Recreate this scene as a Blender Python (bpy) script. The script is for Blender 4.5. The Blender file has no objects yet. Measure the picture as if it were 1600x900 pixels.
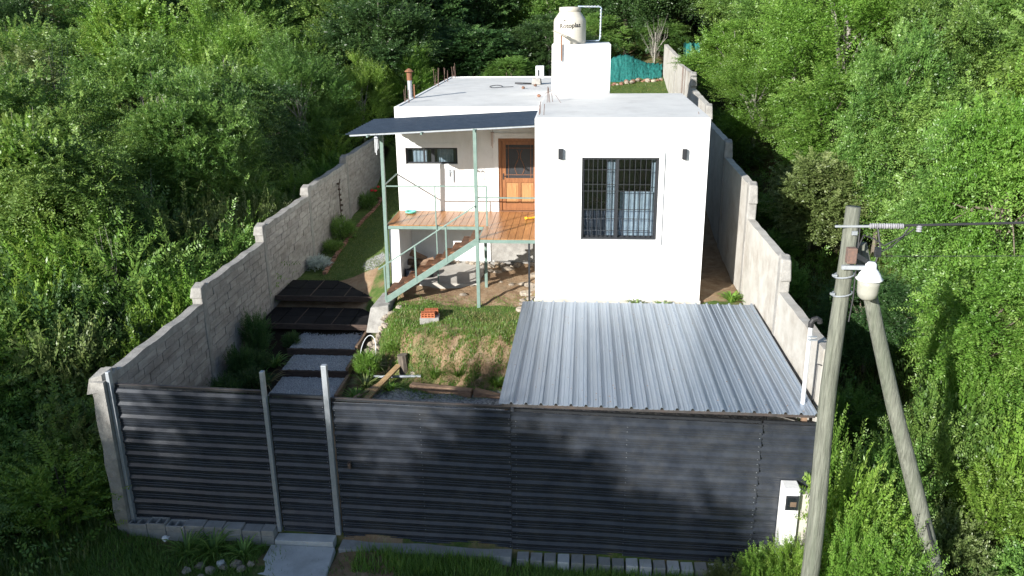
import bpy, math, random
import numpy as np
from mathutils import Matrix, Vector
rnd = random.Random(7)
nr = np.random.default_rng(11)
S = bpy.context.scene
COL = S.collection
# ---------------------------------------------------------------- camera
F = Vector((-0.07752175724704845, 0.944887643130205, -0.3180844526429676))
R = Vector((0.9968818610394915, 0.07817570074693012, -0.010729163209058184))
U = Vector((-0.01472862124470141, 0.31792436470420604, 0.948001669852779))
cd = bpy.data.cameras.new('camera'); cam = bpy.data.objects.new('camera', cd); COL.objects.link(cam)
cd.lens = 29.3247; cd.sensor_width = 36; cd.clip_end = 900; cd.clip_start = .1
cam.matrix_world = Matrix(((R.x, U.x, -F.x, 0), (R.y, U.y, -F.y, 0), (R.z, U.z, -F.z, 9.9), (0, 0, 0, 1)))
S.camera = cam
# ---------------------------------------------------------------- light
SUN_DIR = Vector((-.75, -1.0, .46)).normalized()        # towards the sun
elev = math.asin(SUN_DIR.z); azim = math.atan2(SUN_DIR.x, SUN_DIR.y)
w = bpy.data.worlds.new('World'); S.world = w; w.use_nodes = True
nt = w.node_tree; sky = nt.nodes.new('ShaderNodeTexSky'); sky.sky_type = 'NISHITA'; sky.sun_disc = False
sky.sun_elevation = elev; sky.sun_rotation = azim; sky.dust_density = .6; sky.ozone_density = 1.4
bg = nt.nodes['Background']; nt.links.new(sky.outputs[0], bg.inputs[0]); bg.inputs[1].default_value = .085
sd = bpy.data.lights.new('sun', 'SUN'); so = bpy.data.objects.new('sun', sd); COL.objects.link(so)
sd.energy = 5.0; sd.angle = math.radians(.5); sd.color = (1, .965, .91)
so.rotation_euler = SUN_DIR.to_track_quat('Z', 'Y').to_euler()
S.view_settings.view_transform = 'Standard'; S.view_settings.look = 'None'
S.view_settings.exposure = .95; S.view_settings.gamma = 1
S.cycles.max_bounces = 6; S.cycles.transparent_max_bounces = 6; S.cycles.diffuse_bounces = 3

# ---------------------------------------------------------------- materials
MATS = {}
def mat(name, c1, c2=None, rough=.8, metal=0.0, scale=6.0, bump=.15, bscale=None, dirt=None, dscale=.6, damount=.5, stretch=(1, 1, 1), spec=.5, vary=0.0, detail=6, coat=0.0):
    if name in MATS: return MATS[name]
    m = bpy.data.materials.new(name); m.use_nodes = True; t = m.node_tree; n = t.nodes; L = t.links.new
    b = n['Principled BSDF']; b.inputs['Roughness'].default_value = rough; b.inputs['Metallic'].default_value = metal
    b.inputs['Specular IOR Level'].default_value = spec
    g = n.new('ShaderNodeNewGeometry'); mp = n.new('ShaderNodeMapping'); mp.inputs['Scale'].default_value = stretch
    L(g.outputs['Position'], mp.inputs[0])
    no = n.new('ShaderNodeTexNoise'); no.inputs['Scale'].default_value = scale; no.inputs['Detail'].default_value = detail; no.inputs['Roughness'].default_value = .65
    L(mp.outputs[0], no.inputs['Vector'])
    c2 = c2 or tuple(x * .75 for x in c1)
    r = n.new('ShaderNodeValToRGB'); r.color_ramp.elements[0].position = .35; r.color_ramp.elements[1].position = .68
    r.color_ramp.elements[0].color = (*c2, 1); r.color_ramp.elements[1].color = (*c1, 1)
    L(no.outputs[0], r.inputs[0]); col = r.outputs[0]
    if dirt:
        n2 = n.new('ShaderNodeTexNoise'); n2.inputs['Scale'].default_value = dscale; n2.inputs['Detail'].default_value = 8; n2.inputs['Roughness'].default_value = .7
        L(mp.outputs[0], n2.inputs['Vector'])
        r2 = n.new('ShaderNodeValToRGB'); r2.color_ramp.elements[0].position = .48; r2.color_ramp.elements[1].position = .72
        r2.color_ramp.elements[0].color = (0, 0, 0, 1); r2.color_ramp.elements[1].color = (damount,) * 3 + (1,)
        L(n2.outputs[0], r2.inputs[0])
        mx = n.new('ShaderNodeMix'); mx.data_type = 'RGBA'; L(r2.outputs[0], mx.inputs[0]); L(col, mx.inputs[6]); mx.inputs[7].default_value = (*dirt, 1); col = mx.outputs[2]
    if vary:
        oi = n.new('ShaderNodeObjectInfo'); mr = n.new('ShaderNodeMapRange'); mr.inputs[3].default_value = 1 - vary; mr.inputs[4].default_value = 1 + vary
        L(oi.outputs['Random'], mr.inputs[0]); hs = n.new('ShaderNodeHueSaturation'); L(mr.outputs[0], hs.inputs['Value']); L(col, hs.inputs['Color']); col = hs.outputs[0]
    L(col, b.inputs['Base Color'])
    if bump:
        nb = n.new('ShaderNodeTexNoise'); nb.inputs['Scale'].default_value = bscale or scale * 4; nb.inputs['Detail'].default_value = 5
        L(mp.outputs[0], nb.inputs['Vector']); bp = n.new('ShaderNodeBump'); bp.inputs['Strength'].default_value = bump; bp.inputs['Distance'].default_value = .02
        L(nb.outputs[0], bp.inputs['Height']); L(bp.outputs[0], b.inputs['Normal'])
    m.node_tree.nodes['Principled BSDF'].inputs['Coat Weight'].default_value = coat; m.node_tree.nodes['Principled BSDF'].inputs['Coat Roughness'].default_value = .15
    MATS[name] = m; return m

WHITE = mat('white_plaster', (.8, .8, .79), (.76, .765, .76), rough=.85, scale=3, bump=.25, bscale=18, dirt=(.5, .49, .45), dscale=1.1, damount=.5, stretch=(1, 1, .5))
ROOFM = mat('roof_membrane', (.68, .675, .65), (.6, .6, .58), rough=.7, scale=1.2, bump=.15, bscale=12, dirt=(.42, .41, .39), dscale=1.1, damount=.5)
CONC = mat('concrete', (.36, .35, .325), (.24, .23, .215), rough=.9, scale=5, bump=.6, bscale=30, dirt=(.14, .13, .11), dscale=1.6, damount=.65)
BLOCK = mat('block_concrete', (.43, .4, .37), (.28, .26, .24), rough=.95, scale=5, bump=.9, bscale=30, dirt=(.16, .13, .105), dscale=1.1, damount=.6, vary=.13, stretch=(1, .45, 1.8))
MORTAR = mat('mortar', (.27, .26, .245), (.17, .16, .15), rough=.95, scale=8, bump=.7, bscale=40)
PLASTW = mat('grey_render', (.5, .48, .44), (.4, .38, .34), rough=.92, scale=2.5, bump=.4, bscale=25, dirt=(.24, .2, .155), dscale=.9, damount=.75)
BLACKSHEET = mat('black_sheet', (.042, .048, .058), (.022, .026, .034), rough=.3, metal=.1, scale=3, bump=.04, bscale=30, dirt=(.06, .06, .058), dscale=2.0, damount=.5, spec=.25, coat=.35)
WORN = mat('worn_dark_steel', (.06, .055, .055), (.035, .033, .034), rough=.6, scale=9, bump=.1, dirt=(.12, .07, .045), dscale=1.6, damount=.5)
AWNS = mat('awning_sheet', (.028, .04, .06), (.02, .03, .046), rough=.5, metal=0, scale=6, bump=.05, spec=.2)
ZINC = mat('zinc_sheet', (.4, .46, .53), (.32, .375, .44), rough=.42, metal=.65, scale=3, bump=.06, bscale=20, dirt=(.3, .32, .34), dscale=1.5, damount=.5, stretch=(4, .35, 1), vary=.1)
GALV = mat('galvanised_steel', (.42, .45, .48), (.33, .36, .39), rough=.5, metal=.4, scale=12, bump=.05)
GREENP = mat('green_paint', (.19, .27, .235), (.14, .21, .18), rough=.5, scale=9, bump=.05, dirt=(.14, .2, .17), dscale=5, damount=.5)
RUST = mat('rusty_steel', (.28, .12, .06), (.14, .07, .04), rough=.9, scale=25, bump=.3)
REBAR = mat('rebar_steel', (.2, .12, .09), (.11, .08, .07), rough=.9, scale=25, bump=.2)
DARKM = mat('dark_metal', (.02, .023, .028), (.013, .015, .018), rough=.5, scale=15, bump=.05)
WOODDOOR = mat('varnished_door_wood', (.29, .12, .045), (.18, .07, .026), rough=.45, scale=4, bump=.1, stretch=(8, 8, .8))
WOODDOOR2 = mat('light_door_wood', (.42, .22, .09), (.3, .14, .055), rough=.45, scale=4, bump=.1, stretch=(8, 8, .8))
PLANK = mat('floor_plank_wood', (.44, .215, .08), (.3, .13, .045), rough=.35, scale=3, bump=.08, stretch=(10, .7, 5), dirt=(.22, .1, .05), dscale=1, damount=.6, vary=.13)
TREAD = mat('tread_wood', (.2, .09, .04), (.11, .05, .025), rough=.7, scale=5, bump=.2, stretch=(2, 1, 5), vary=.2)
YWOOD = mat('yellowed_wood', (.4, .27, .13), (.25, .16, .08), rough=.8, scale=5, bump=.3, stretch=(1, 3, 4))
OLDWOOD = mat('old_wood', (.3, .2, .13), (.16, .1, .065), rough=.9, scale=5, bump=.4, stretch=(1, 4, 4), vary=.2)
TIMBER = mat('sleeper_timber', (.09, .06, .045), (.045, .03, .024), rough=.9, scale=6, bump=.4, stretch=(1, 3, 5), vary=.2)
DECK = mat('black_deck_board', (.014, .014, .016), (.008, .008, .009), rough=.9, scale=6, bump=.15, dirt=(.03, .028, .025), dscale=2, damount=.5, vary=.2, spec=.15)
POLEW = mat('pole_wood', (.21, .22, .18), (.09, .095, .075), rough=.95, scale=6, bump=.7, bscale=14, stretch=(5, 5, .35), dirt=(.09, .11, .075), dscale=1.1, damount=.75)
BRICK = mat('orange_hollow_brick', (.52, .17, .07), (.38, .11, .045), rough=.9, scale=12, bump=.3, vary=.12)
BRICKD = mat('old_edging_brick', (.3, .15, .09), (.18, .1, .07), rough=.95, scale=12, bump=.4, vary=.3)
ROCKM = mat('rock', (.4, .34, .26), (.22, .19, .16), rough=.95, scale=9, bump=.6, vary=.25)
TANKM = mat('tank_plastic', (.56, .53, .46), (.5, .47, .4), rough=.5, scale=2, bump=.03, dirt=(.4, .35, .27), dscale=1.6, damount=.5, stretch=(1, 1, .4))
BLACKP = mat('black_print', (.02, .02, .022), rough=.6, bump=0)
PVC = mat('pvc_pipe', (.35, .42, .5), (.25, .32, .4), rough=.4, scale=15, bump=0)
PVCW = mat('white_pvc', (.72, .73, .74), (.6, .62, .64), rough=.4, scale=9, bump=0)
RUBBER = mat('black_rubber', (.02, .02, .022), rough=.6, bump=0)
CURT = mat('curtain_cloth', (.27, .32, .36), (.18, .22, .27), rough=.9, scale=8, bump=.1)
NET = mat('teal_net', (.01, .15, .13), (.005, .075, .068), rough=.7, scale=10, bump=.9, bscale=14, dirt=(.03, .26, .22), dscale=7, damount=.5)
ENAMEL = mat('white_enamel', (.82, .84, .86), (.76, .78, .8), rough=.35, bump=0)
PORC = mat('porcelain', (.3, .3, .32), (.2, .2, .22), rough=.3, bump=0)
CABLE = mat('cable', (.035, .035, .04), rough=.6, bump=0)
BAGM = mat('black_bag', (.02, .022, .028), (.012, .013, .018), rough=.3, scale=9, bump=.9, bscale=12)
FOOT = mat('footing_concrete', (.36, .36, .35), (.26, .26, .25), rough=.95, scale=6, bump=.5, bscale=30, dirt=(.16, .16, .13), dscale=1.5, damount=.6, vary=.12)
SLABM = mat('pale_slab_concrete', (.58, .59, .58), (.47, .48, .475), rough=.9, scale=3, bump=.3, bscale=30, dirt=(.24, .23, .2), dscale=1.2, damount=.6)
BARK = mat('bark', (.2, .165, .13), (.09, .075, .06), rough=.95, scale=9, bump=.6, stretch=(3, 3, .6), vary=.25)
PALEBARK = mat('pale_bark', (.36, .34, .3), (.2, .185, .16), rough=.95, scale=9, bump=.5, stretch=(3, 3, .6))
YELLOWP = mat('yellow_plastic', (.75, .42, .02), rough=.4, bump=0)
TEALP = mat('teal_plastic', (.15, .6, .45), rough=.4, bump=0)
PINK = mat('pale_pink_shell', (.7, .55, .5), rough=.6, bump=0)
TILE = mat('old_roof', (.24, .26, .28), (.15, .16, .18), rough=.8, scale=4, bump=.3)
BARN = mat('far_wall', (.4, .4, .38), (.3, .3, .28), rough=.9)
SHELL = mat('dark_room_tone', (.1, .09, .08), rough=.9, bump=0)  # near-black colour stands in for the shade inside the rooms

def glass_mat():
    m = bpy.data.materials.new('window_glass'); m.use_nodes = True; t = m.node_tree; n = t.nodes; L = t.links.new
    n.remove(n['Principled BSDF']); o = n['Material Output']
    tr = n.new('ShaderNodeBsdfTransparent'); tr.inputs[0].default_value = (.9, .93, .94, 1)
    gl = n.new('ShaderNodeBsdfGlossy'); gl.inputs['Roughness'].default_value = .02; gl.inputs[0].default_value = (.9, .95, 1, 1)
    lw_ = n.new('ShaderNodeLayerWeight'); pw = n.new('ShaderNodeMath'); pw.operation = 'POWER'; pw.inputs[1].default_value = 5; L(lw_.outputs['Facing'], pw.inputs[0]); fr = n.new('ShaderNodeMath'); fr.operation = 'MULTIPLY_ADD'; fr.inputs[1].default_value = .95; fr.inputs[2].default_value = .05; L(pw.outputs[0], fr.inputs[0]); mx = n.new('ShaderNodeMixShader')
    L(fr.outputs[0], mx.inputs[0]); L(tr.outputs[0], mx.inputs[1]); L(gl.outputs[0], mx.inputs[2]); L(mx.outputs[0], o.inputs[0]); return m
GLASS = glass_mat()
GLOBE = mat('frosted_globe', (.36, .36, .31), (.3, .3, .26), rough=.25, bump=0)

def leaf_mat(name, c1, c2, c3, rough=.42, trans=.35):
    m = bpy.data.materials.new(name); m.use_nodes = True; t = m.node_tree; n = t.nodes; L = t.links.new
    b = n['Principled BSDF']; o = n['Material Output']; b.inputs['Roughness'].default_value = rough; b.inputs['Specular IOR Level'].default_value = .45
    at = n.new('ShaderNodeAttribute'); at.attribute_name = 'tint'
    r = n.new('ShaderNodeValToRGB'); e = r.color_ramp.elements; e[0].position = 0; e[0].color = (*c1, 1); e[1].position = 1; e[1].color = (*c3, 1)
    k = e.new(.55); k.color = (*c2, 1); L(at.outputs['Fac'], r.inputs[0])
    oi = n.new('ShaderNodeObjectInfo'); hs = n.new('ShaderNodeHueSaturation')
    a = n.new('ShaderNodeMapRange'); a.inputs[3].default_value = .488; a.inputs[4].default_value = .508; L(oi.outputs['Random'], a.inputs[0]); L(a.outputs[0], hs.inputs['Hue'])
    mm = n.new('ShaderNodeMath'); mm.operation = 'FRACT'; m2 = n.new('ShaderNodeMath'); m2.operation = 'MULTIPLY'; m2.inputs[1].default_value = 17.3
    L(oi.outputs['Random'], m2.inputs[0]); L(m2.outputs[0], mm.inputs[0]); a2 = n.new('ShaderNodeMapRange'); a2.inputs[3].default_value = .8; a2.inputs[4].default_value = 1.2
    L(mm.outputs[0], a2.inputs[0]); L(a2.outputs[0], hs.inputs['Value']); L(r.outputs[0], hs.inputs['Color']); L(hs.outputs[0], b.inputs['Base Color'])
    tl = n.new('ShaderNodeBsdfTranslucent'); hs2 = n.new('ShaderNodeHueSaturation'); hs2.inputs['Value'].default_value = 1.5; hs2.inputs['Hue'].default_value = .48; L(hs.outputs[0], hs2.inputs['Color']); L(hs2.outputs[0], tl.inputs[0])
    mx = n.new('ShaderNodeMixShader'); mx.inputs[0].default_value = trans; L(b.outputs[0], mx.inputs[1]); L(tl.outputs[0], mx.inputs[2]); L(mx.outputs[0], o.inputs[0]); return m
LEAF = {
 'mid': leaf_mat('mid_green_leaves', (.06, .14, .03), (.13, .245, .05), (.23, .36, .09)),
 'bright': leaf_mat('bright_green_leaves', (.08, .175, .026), (.145, .275, .04), (.24, .36, .08)),
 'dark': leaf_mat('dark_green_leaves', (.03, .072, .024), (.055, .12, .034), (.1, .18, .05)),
 'olive': leaf_mat('olive_green_leaves', (.09, .135, .04), (.15, .21, .065), (.22, .27, .11)),
 'silver': leaf_mat('silver_leaves', (.3, .35, .33), (.42, .47, .45), (.5, .55, .52)),
 'dry': leaf_mat('dry_twig_leaves', (.12, .09, .06), (.2, .16, .11), (.3, .25, .18)),
 'grass': leaf_mat('grass_blades', (.06, .11, .018), (.11, .18, .03), (.22, .23, .08)),
 'straw': leaf_mat('straw_blades', (.16, .17, .05), (.28, .25, .1), (.4, .34, .17)),
 'red': leaf_mat('red_petals', (.5, .02, .02), (.6, .03, .04), (.7, .08, .08)),
}

# ---------------------------------------------------------------- mesh builder
WL = {}
class MB:
    def __init__(s): s.v = []; s.f = []
    def quad(s, *p):
        i = len(s.v); s.v += [tuple(q) for q in p]; s.f.append(tuple(range(i, i + len(p)))); return s
    def box(s, x0, x1, y0, y1, z0, z1):
        i = len(s.v)
        s.v += [(x0, y0, z0), (x1, y0, z0), (x1, y1, z0), (x0, y1, z0), (x0, y0, z1), (x1, y0, z1), (x1, y1, z1), (x0, y1, z1)]
        s.f += [tuple(i + k for k in q) for q in ((3, 2, 1, 0), (4, 5, 6, 7), (0, 1, 5, 4), (1, 2, 6, 5), (2, 3, 7, 6), (3, 0, 4, 7))]; return s
    def hexa(s, p):   # eight corners in the order of box()
        i = len(s.v); s.v += [tuple(q) for q in p]
        s.f += [tuple(i + k for k in q) for q in ((3, 2, 1, 0), (4, 5, 6, 7), (0, 1, 5, 4), (1, 2, 6, 5), (2, 3, 7, 6), (3, 0, 4, 7))]; return s
    def bar(s, a, b, w, h, up=(0, 0, 1)):
        a = Vector(a); b = Vector(b); d = (b - a).normalized(); upv = Vector(up)
        if abs(d.dot(upv)) > .98: upv = Vector((0, 1, 0))
        x = d.cross(upv).normalized() * w / 2; z = x.normalized().cross(d).normalized() * h / 2
        return s.hexa([a - x - z, a + x - z, b + x - z, b - x - z, a - x + z, a + x + z, b + x + z, b - x + z])
    def tube(s, pts, r, n=8, caps=True):
        pts = [Vector(p) for p in pts]; rs = r if isinstance(r, (list, tuple)) else [r] * len(pts)
        base = len(s.v); prev = None
        for k, p in enumerate(pts):
            d = (pts[min(k + 1, len(pts) - 1)] - pts[max(k - 1, 0)]).normalized()
            ref = prev if prev is not None else (Vector((0, 0, 1)) if abs(d.z) < .9 else Vector((1, 0, 0)))
            x = (ref - d * ref.dot(d)).normalized(); prev = x; y = d.cross(x)
            for j in range(n):
                a = 2 * math.pi * j / n; s.v.append(tuple(p + (x * math.cos(a) + y * math.sin(a)) * rs[k]))
        for k in range(len(pts) - 1):
            for j in range(n):
                a = base + k * n + j; b = base + k * n + (j + 1) % n; s.f.append((a, b, b + n, a + n))
        if caps:
            s.f.append(tuple(base + j for j in reversed(range(n)))); s.f.append(tuple(base + (len(pts) - 1) * n + j for j in range(n)))
        return s
    def lathe(s, c, prof, n=24):
        base = len(s.v); m = len(prof)
        for r, z in prof:
            for j in range(n):
                a = 2 * math.pi * j / n; s.v.append((c[0] + r * math.cos(a), c[1] + r * math.sin(a), c[2] + z))
        for k in range(m - 1):
            for j in range(n):
                a = base + k * n + j; b = base + k * n + (j + 1) % n; s.f.append((a, b, b + n, a + n))
        s.f.append(tuple(base + j for j in reversed(range(n)))); s.f.append(tuple(base + (m - 1) * n + j for j in range(n))); return s
    def rock(s, c, r, q=None, fl=.7):
        q = q or rnd; base = len(s.v); n = 7; rings = 4
        for k in range(rings + 1):
            t = math.pi * k / rings
            for j in range(n):
                a = 2 * math.pi * j / n + k * .4; rr = r * (.75 + .45 * q.random())
                s.v.append((c[0] + rr * math.sin(t) * math.cos(a), c[1] + rr * math.sin(t) * math.sin(a), c[2] + rr * fl * math.cos(t)))
        for k in range(rings):
            for j in range(n):
                a = base + k * n + j; b = base + k * n + (j + 1) % n; s.f.append((a, a + n, b + n, b))
        return s
    def mesh(s, name, m, off=(0, 0, 0), smooth=False):
        me = bpy.data.meshes.new(name); ox, oy, oz = off
        me.from_pydata([(x - ox, y - oy, z - oz) for x, y, z in s.v], [], s.f); me.materials.append(m)
        if smooth: me.shade_smooth()
        return me
    def build(s, name, m, parent=None, smooth=False, bevel=0, label=None, kind=None):
        off = WL[parent.name] if parent else (0, 0, 0)
        o = bpy.data.objects.new(name, s.mesh(name, m, off, smooth)); COL.objects.link(o)
        if parent: o.parent = parent; WL[o.name] = off
        if bevel:
            b = o.modifiers.new('bevel', 'BEVEL'); b.width = bevel; b.segments = 2; b.limit_method = 'ANGLE'
        if label: o['label'] = label
        if kind: o['kind'] = kind
        return o
def thing(name, label, cat, loc=(0, 0, 0), group=None):
    o = bpy.data.objects.new(name, None); COL.objects.link(o); o.location = loc; o.empty_display_size = .2
    WL[o.name] = tuple(loc); o['label'] = label; o['category'] = cat
    if group: o['group'] = group
    return o
def solo(mb, name, label, cat, m, loc, group=None, smooth=False, bevel=0):
    o = bpy.data.objects.new(name, mb.mesh(name, m, loc, smooth)); COL.objects.link(o); o.location = loc; WL[o.name] = tuple(loc)
    o['label'] = label; o['category'] = cat
    if group: o['group'] = group
    if bevel:
        b = o.modifiers.new('bevel', 'BEVEL'); b.width = bevel; b.segments = 2; b.limit_method = 'ANGLE'
    return o
def piece(name, me, loc, parent, rot=(0, 0, 0), scale=(1, 1, 1)):
    o = bpy.data.objects.new(name, me); COL.objects.link(o); p = WL[parent.name]; o.parent = parent
    o.location = (loc[0] - p[0], loc[1] - p[1], loc[2] - p[2]); o.rotation_euler = rot; o.scale = scale; return o
def sstep(a, b, x):
    t = np.clip((x - a) / (b - a), 0, 1); return t * t * (3 - 2 * t)

# ---------------------------------------------------------------- terrain
LX, RX, FY = -8.95, 4.4, 14.0
def zterr(x, y):
    x = np.asarray(x, float); y = np.asarray(y, float)
    street = -.026 * (np.clip(x, -20, 12) + 8.95) - .05 * np.clip(y - 12.6, -1, 0) - .1 - .17 * sstep(-1.7, -1.1, x)
    west = np.interp(y, [14, 18, 20, 21.3, 22.8, 24.5, 27, 31, 36, 46, 60], [.5, .85, 1.05, 1.3, 1.5, 1.7, 1.8, 2.02, 2.4, 5.9, 8.5])
    east = np.interp(y, [14, 18.9, 19.3], [.3, .92, .98])
    eh = np.interp(y, [18, 19.9, 22, 24.4, 36, 46, 60], [1.95, 2.06, 2.28, 2.5, 4.4, 6.4, 8.5]) + .2 * sstep(-1.6, -.9, x) * sstep(20.0, 20.9, y) * (1 - sstep(21.5, 25, y))
    yb = np.interp(x, [-5.6, -5, -4.2, -3, -1.5, 1, 4.4], [21.2, 20.3, 19.35, 19.4, 19.45, 19.5, 19.5])
    wob = .09 * np.sin(x * 2.1 + 1.3 * np.sin(x * 1.3)) + .05 * np.sin(x * 9.3 + 1)
    s = sstep(-.55, .35, y - yb + wob); e = east * (1 - s) + eh * s
    wx = np.where(y < 21.8, sstep(-5.7, -4.9, x), sstep(-8.6 + np.clip(3.0 * (24.5 - y) / 2.7, 0, 2.9), -5.2, x))
    lot = west * (1 - wx) + e * wx
    outl = np.interp(y, [-40, 13, 14, 17, 20, 30, 40, 60, 100, 200], [-.3, -.1, 0, .2, .6, 1.6, 3.2, 7, 14, 26])
    outr = np.interp(y, [-40, 13, 14, 20, 30, 40, 60, 100, 200], [-.3, -.4, -.3, 1.2, 3.2, 5.2, 8.5, 15, 26])
    out = outl * (1 - sstep(-8, 5, x)) + outr * sstep(-8, 5, x)
    inside = sstep(LX - .25, LX - .1, x) * (1 - sstep(RX + .1, RX + .25, x)) * (1 - sstep(46, 52, y))
    z = out * (1 - inside) + lot * inside
    t = sstep(13.9, 14.1, y) * inside + sstep(13.2, 15.5, y) * (1 - inside)
    z = street * (1 - t) + z * t
    n = .03 * np.sin(x * 2.3 + y * 1.7) + .025 * np.sin(x * 4.1 - y * 3.3) + .015 * np.sin(x * 9.1 + y * 7.7)
    return z + n * np.where((x > LX) & (x < -5.6) & (y > 14), .35, 1)
def zt(x, y): return float(zterr(x, y))
def axis(fine0, fine1, st, lo, hi, g=1.18):
    c = list(np.arange(fine0, fine1 + st / 2, st)); d = st; a = fine0
    while a > lo: d *= g; a -= d; c.insert(0, a)
    d = st; a = c[-1]
    while a < hi: d *= g; a += d; c.append(a)
    return np.array(c)
gx = axis(-10.5, 9.0, .13, -260, 260); gy = axis(11.0, 37.5, .13, -60, 420)
XX, YY = np.meshgrid(gx, gy); ZZ = zterr(XX, YY)
_m = np.clip((YY - 18.5) / .4, 0, 1) * np.clip((20.3 - YY) / .5, 0, 1) * ((XX > -5.3) & (XX < RX))
ZZ = ZZ + _m * (nr.normal(0, .03, ZZ.shape) + .035 * np.sin(XX * 7 + 3 * np.sin(YY * 4)) * np.sin(YY * 9 + 2 * np.sin(XX * 5)))
nv = len(gx) * len(gy); co = np.stack([XX, YY, ZZ], -1).reshape(-1, 3)
ii = (np.arange(len(gy) - 1)[:, None] * len(gx) + np.arange(len(gx) - 1)[None]).reshape(-1)
fc = np.stack([ii, ii + 1, ii + 1 + len(gx), ii + len(gx)], -1)
def np_mesh(name, co, fc, mats, tint=None, smooth=False, vcol=None):
    me = bpy.data.meshes.new(name); k = fc.shape[1]
    me.vertices.add(len(co)); me.vertices.foreach_set('co', np.ascontiguousarray(co, dtype=np.float32).ravel())
    me.loops.add(fc.size); me.loops.foreach_set('vertex_index', np.ascontiguousarray(fc, dtype=np.int32).ravel())
    me.polygons.add(len(fc)); me.polygons.foreach_set('loop_start', np.arange(0, fc.size, k, dtype=np.int32))
    me.polygons.foreach_set('loop_total', np.full(len(fc), k, dtype=np.int32))
    if tint is not None:
        a = me.attributes.new('tint', 'FLOAT', 'FACE'); a.data.foreach_set('value', np.ascontiguousarray(tint, dtype=np.float32))
    if vcol is not None:
        a = me.attributes.new('zone', 'FLOAT_COLOR', 'POINT'); a.data.foreach_set('color', np.ascontiguousarray(vcol, dtype=np.float32).ravel())
    me.update(calc_edges=True); me.validate()
    for m in mats: me.materials.append(m)
    if smooth: me.shade_smooth()
    return me
# zones: r = grass, g = bare dirt, b = gravel
x, y = co[:, 0], co[:, 1]
inl = (x > LX - .1) & (x < RX + .1) & (y > FY) & (y < 47)
lawn = inl & (x < -5.3) & (y > 24.3)
bankf = inl & (x > -5.2) & (y > 18.3) & (y < 20.0)
grass = np.where(lawn, .95, np.where(inl, .35, .55))
grass = np.where(inl & (x > -5.3) & (y > 19.7) & (y < 21.6), .66, grass)
grass = np.where(inl & (x > -5.2) & (y > 21.4) & (y < 36), .18, grass); grass = np.where(inl & (x > -6.2) & (x < -5.2) & (y > 21) & (y < 25), .6, grass)
grass = np.where(bankf, .3 + .18 * (x < -3.4), grass); grass = np.where(inl & (y > 37), .7, grass)
grass = np.where((~inl) & (y < 13.9), np.where((x > -4.6) & (x < -3.4), .12, .6), grass)
gravel = np.where(inl & (x > -5) & (y < 18.75) & (y > 17), .9, 0.0)
gravel = np.maximum(gravel, np.exp(-(((x + 6.35) / .45) ** 2 + ((y - 24.9) / .6) ** 2)) * 1.3)
gravel = np.maximum(gravel, np.where((y < 11.4), .3, 0))
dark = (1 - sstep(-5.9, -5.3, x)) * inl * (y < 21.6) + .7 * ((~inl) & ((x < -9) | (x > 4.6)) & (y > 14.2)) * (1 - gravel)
vc = np.stack([grass, np.clip(dark, 0, 1), np.clip(gravel, 0, 1), np.ones_like(grass)], -1)
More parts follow.
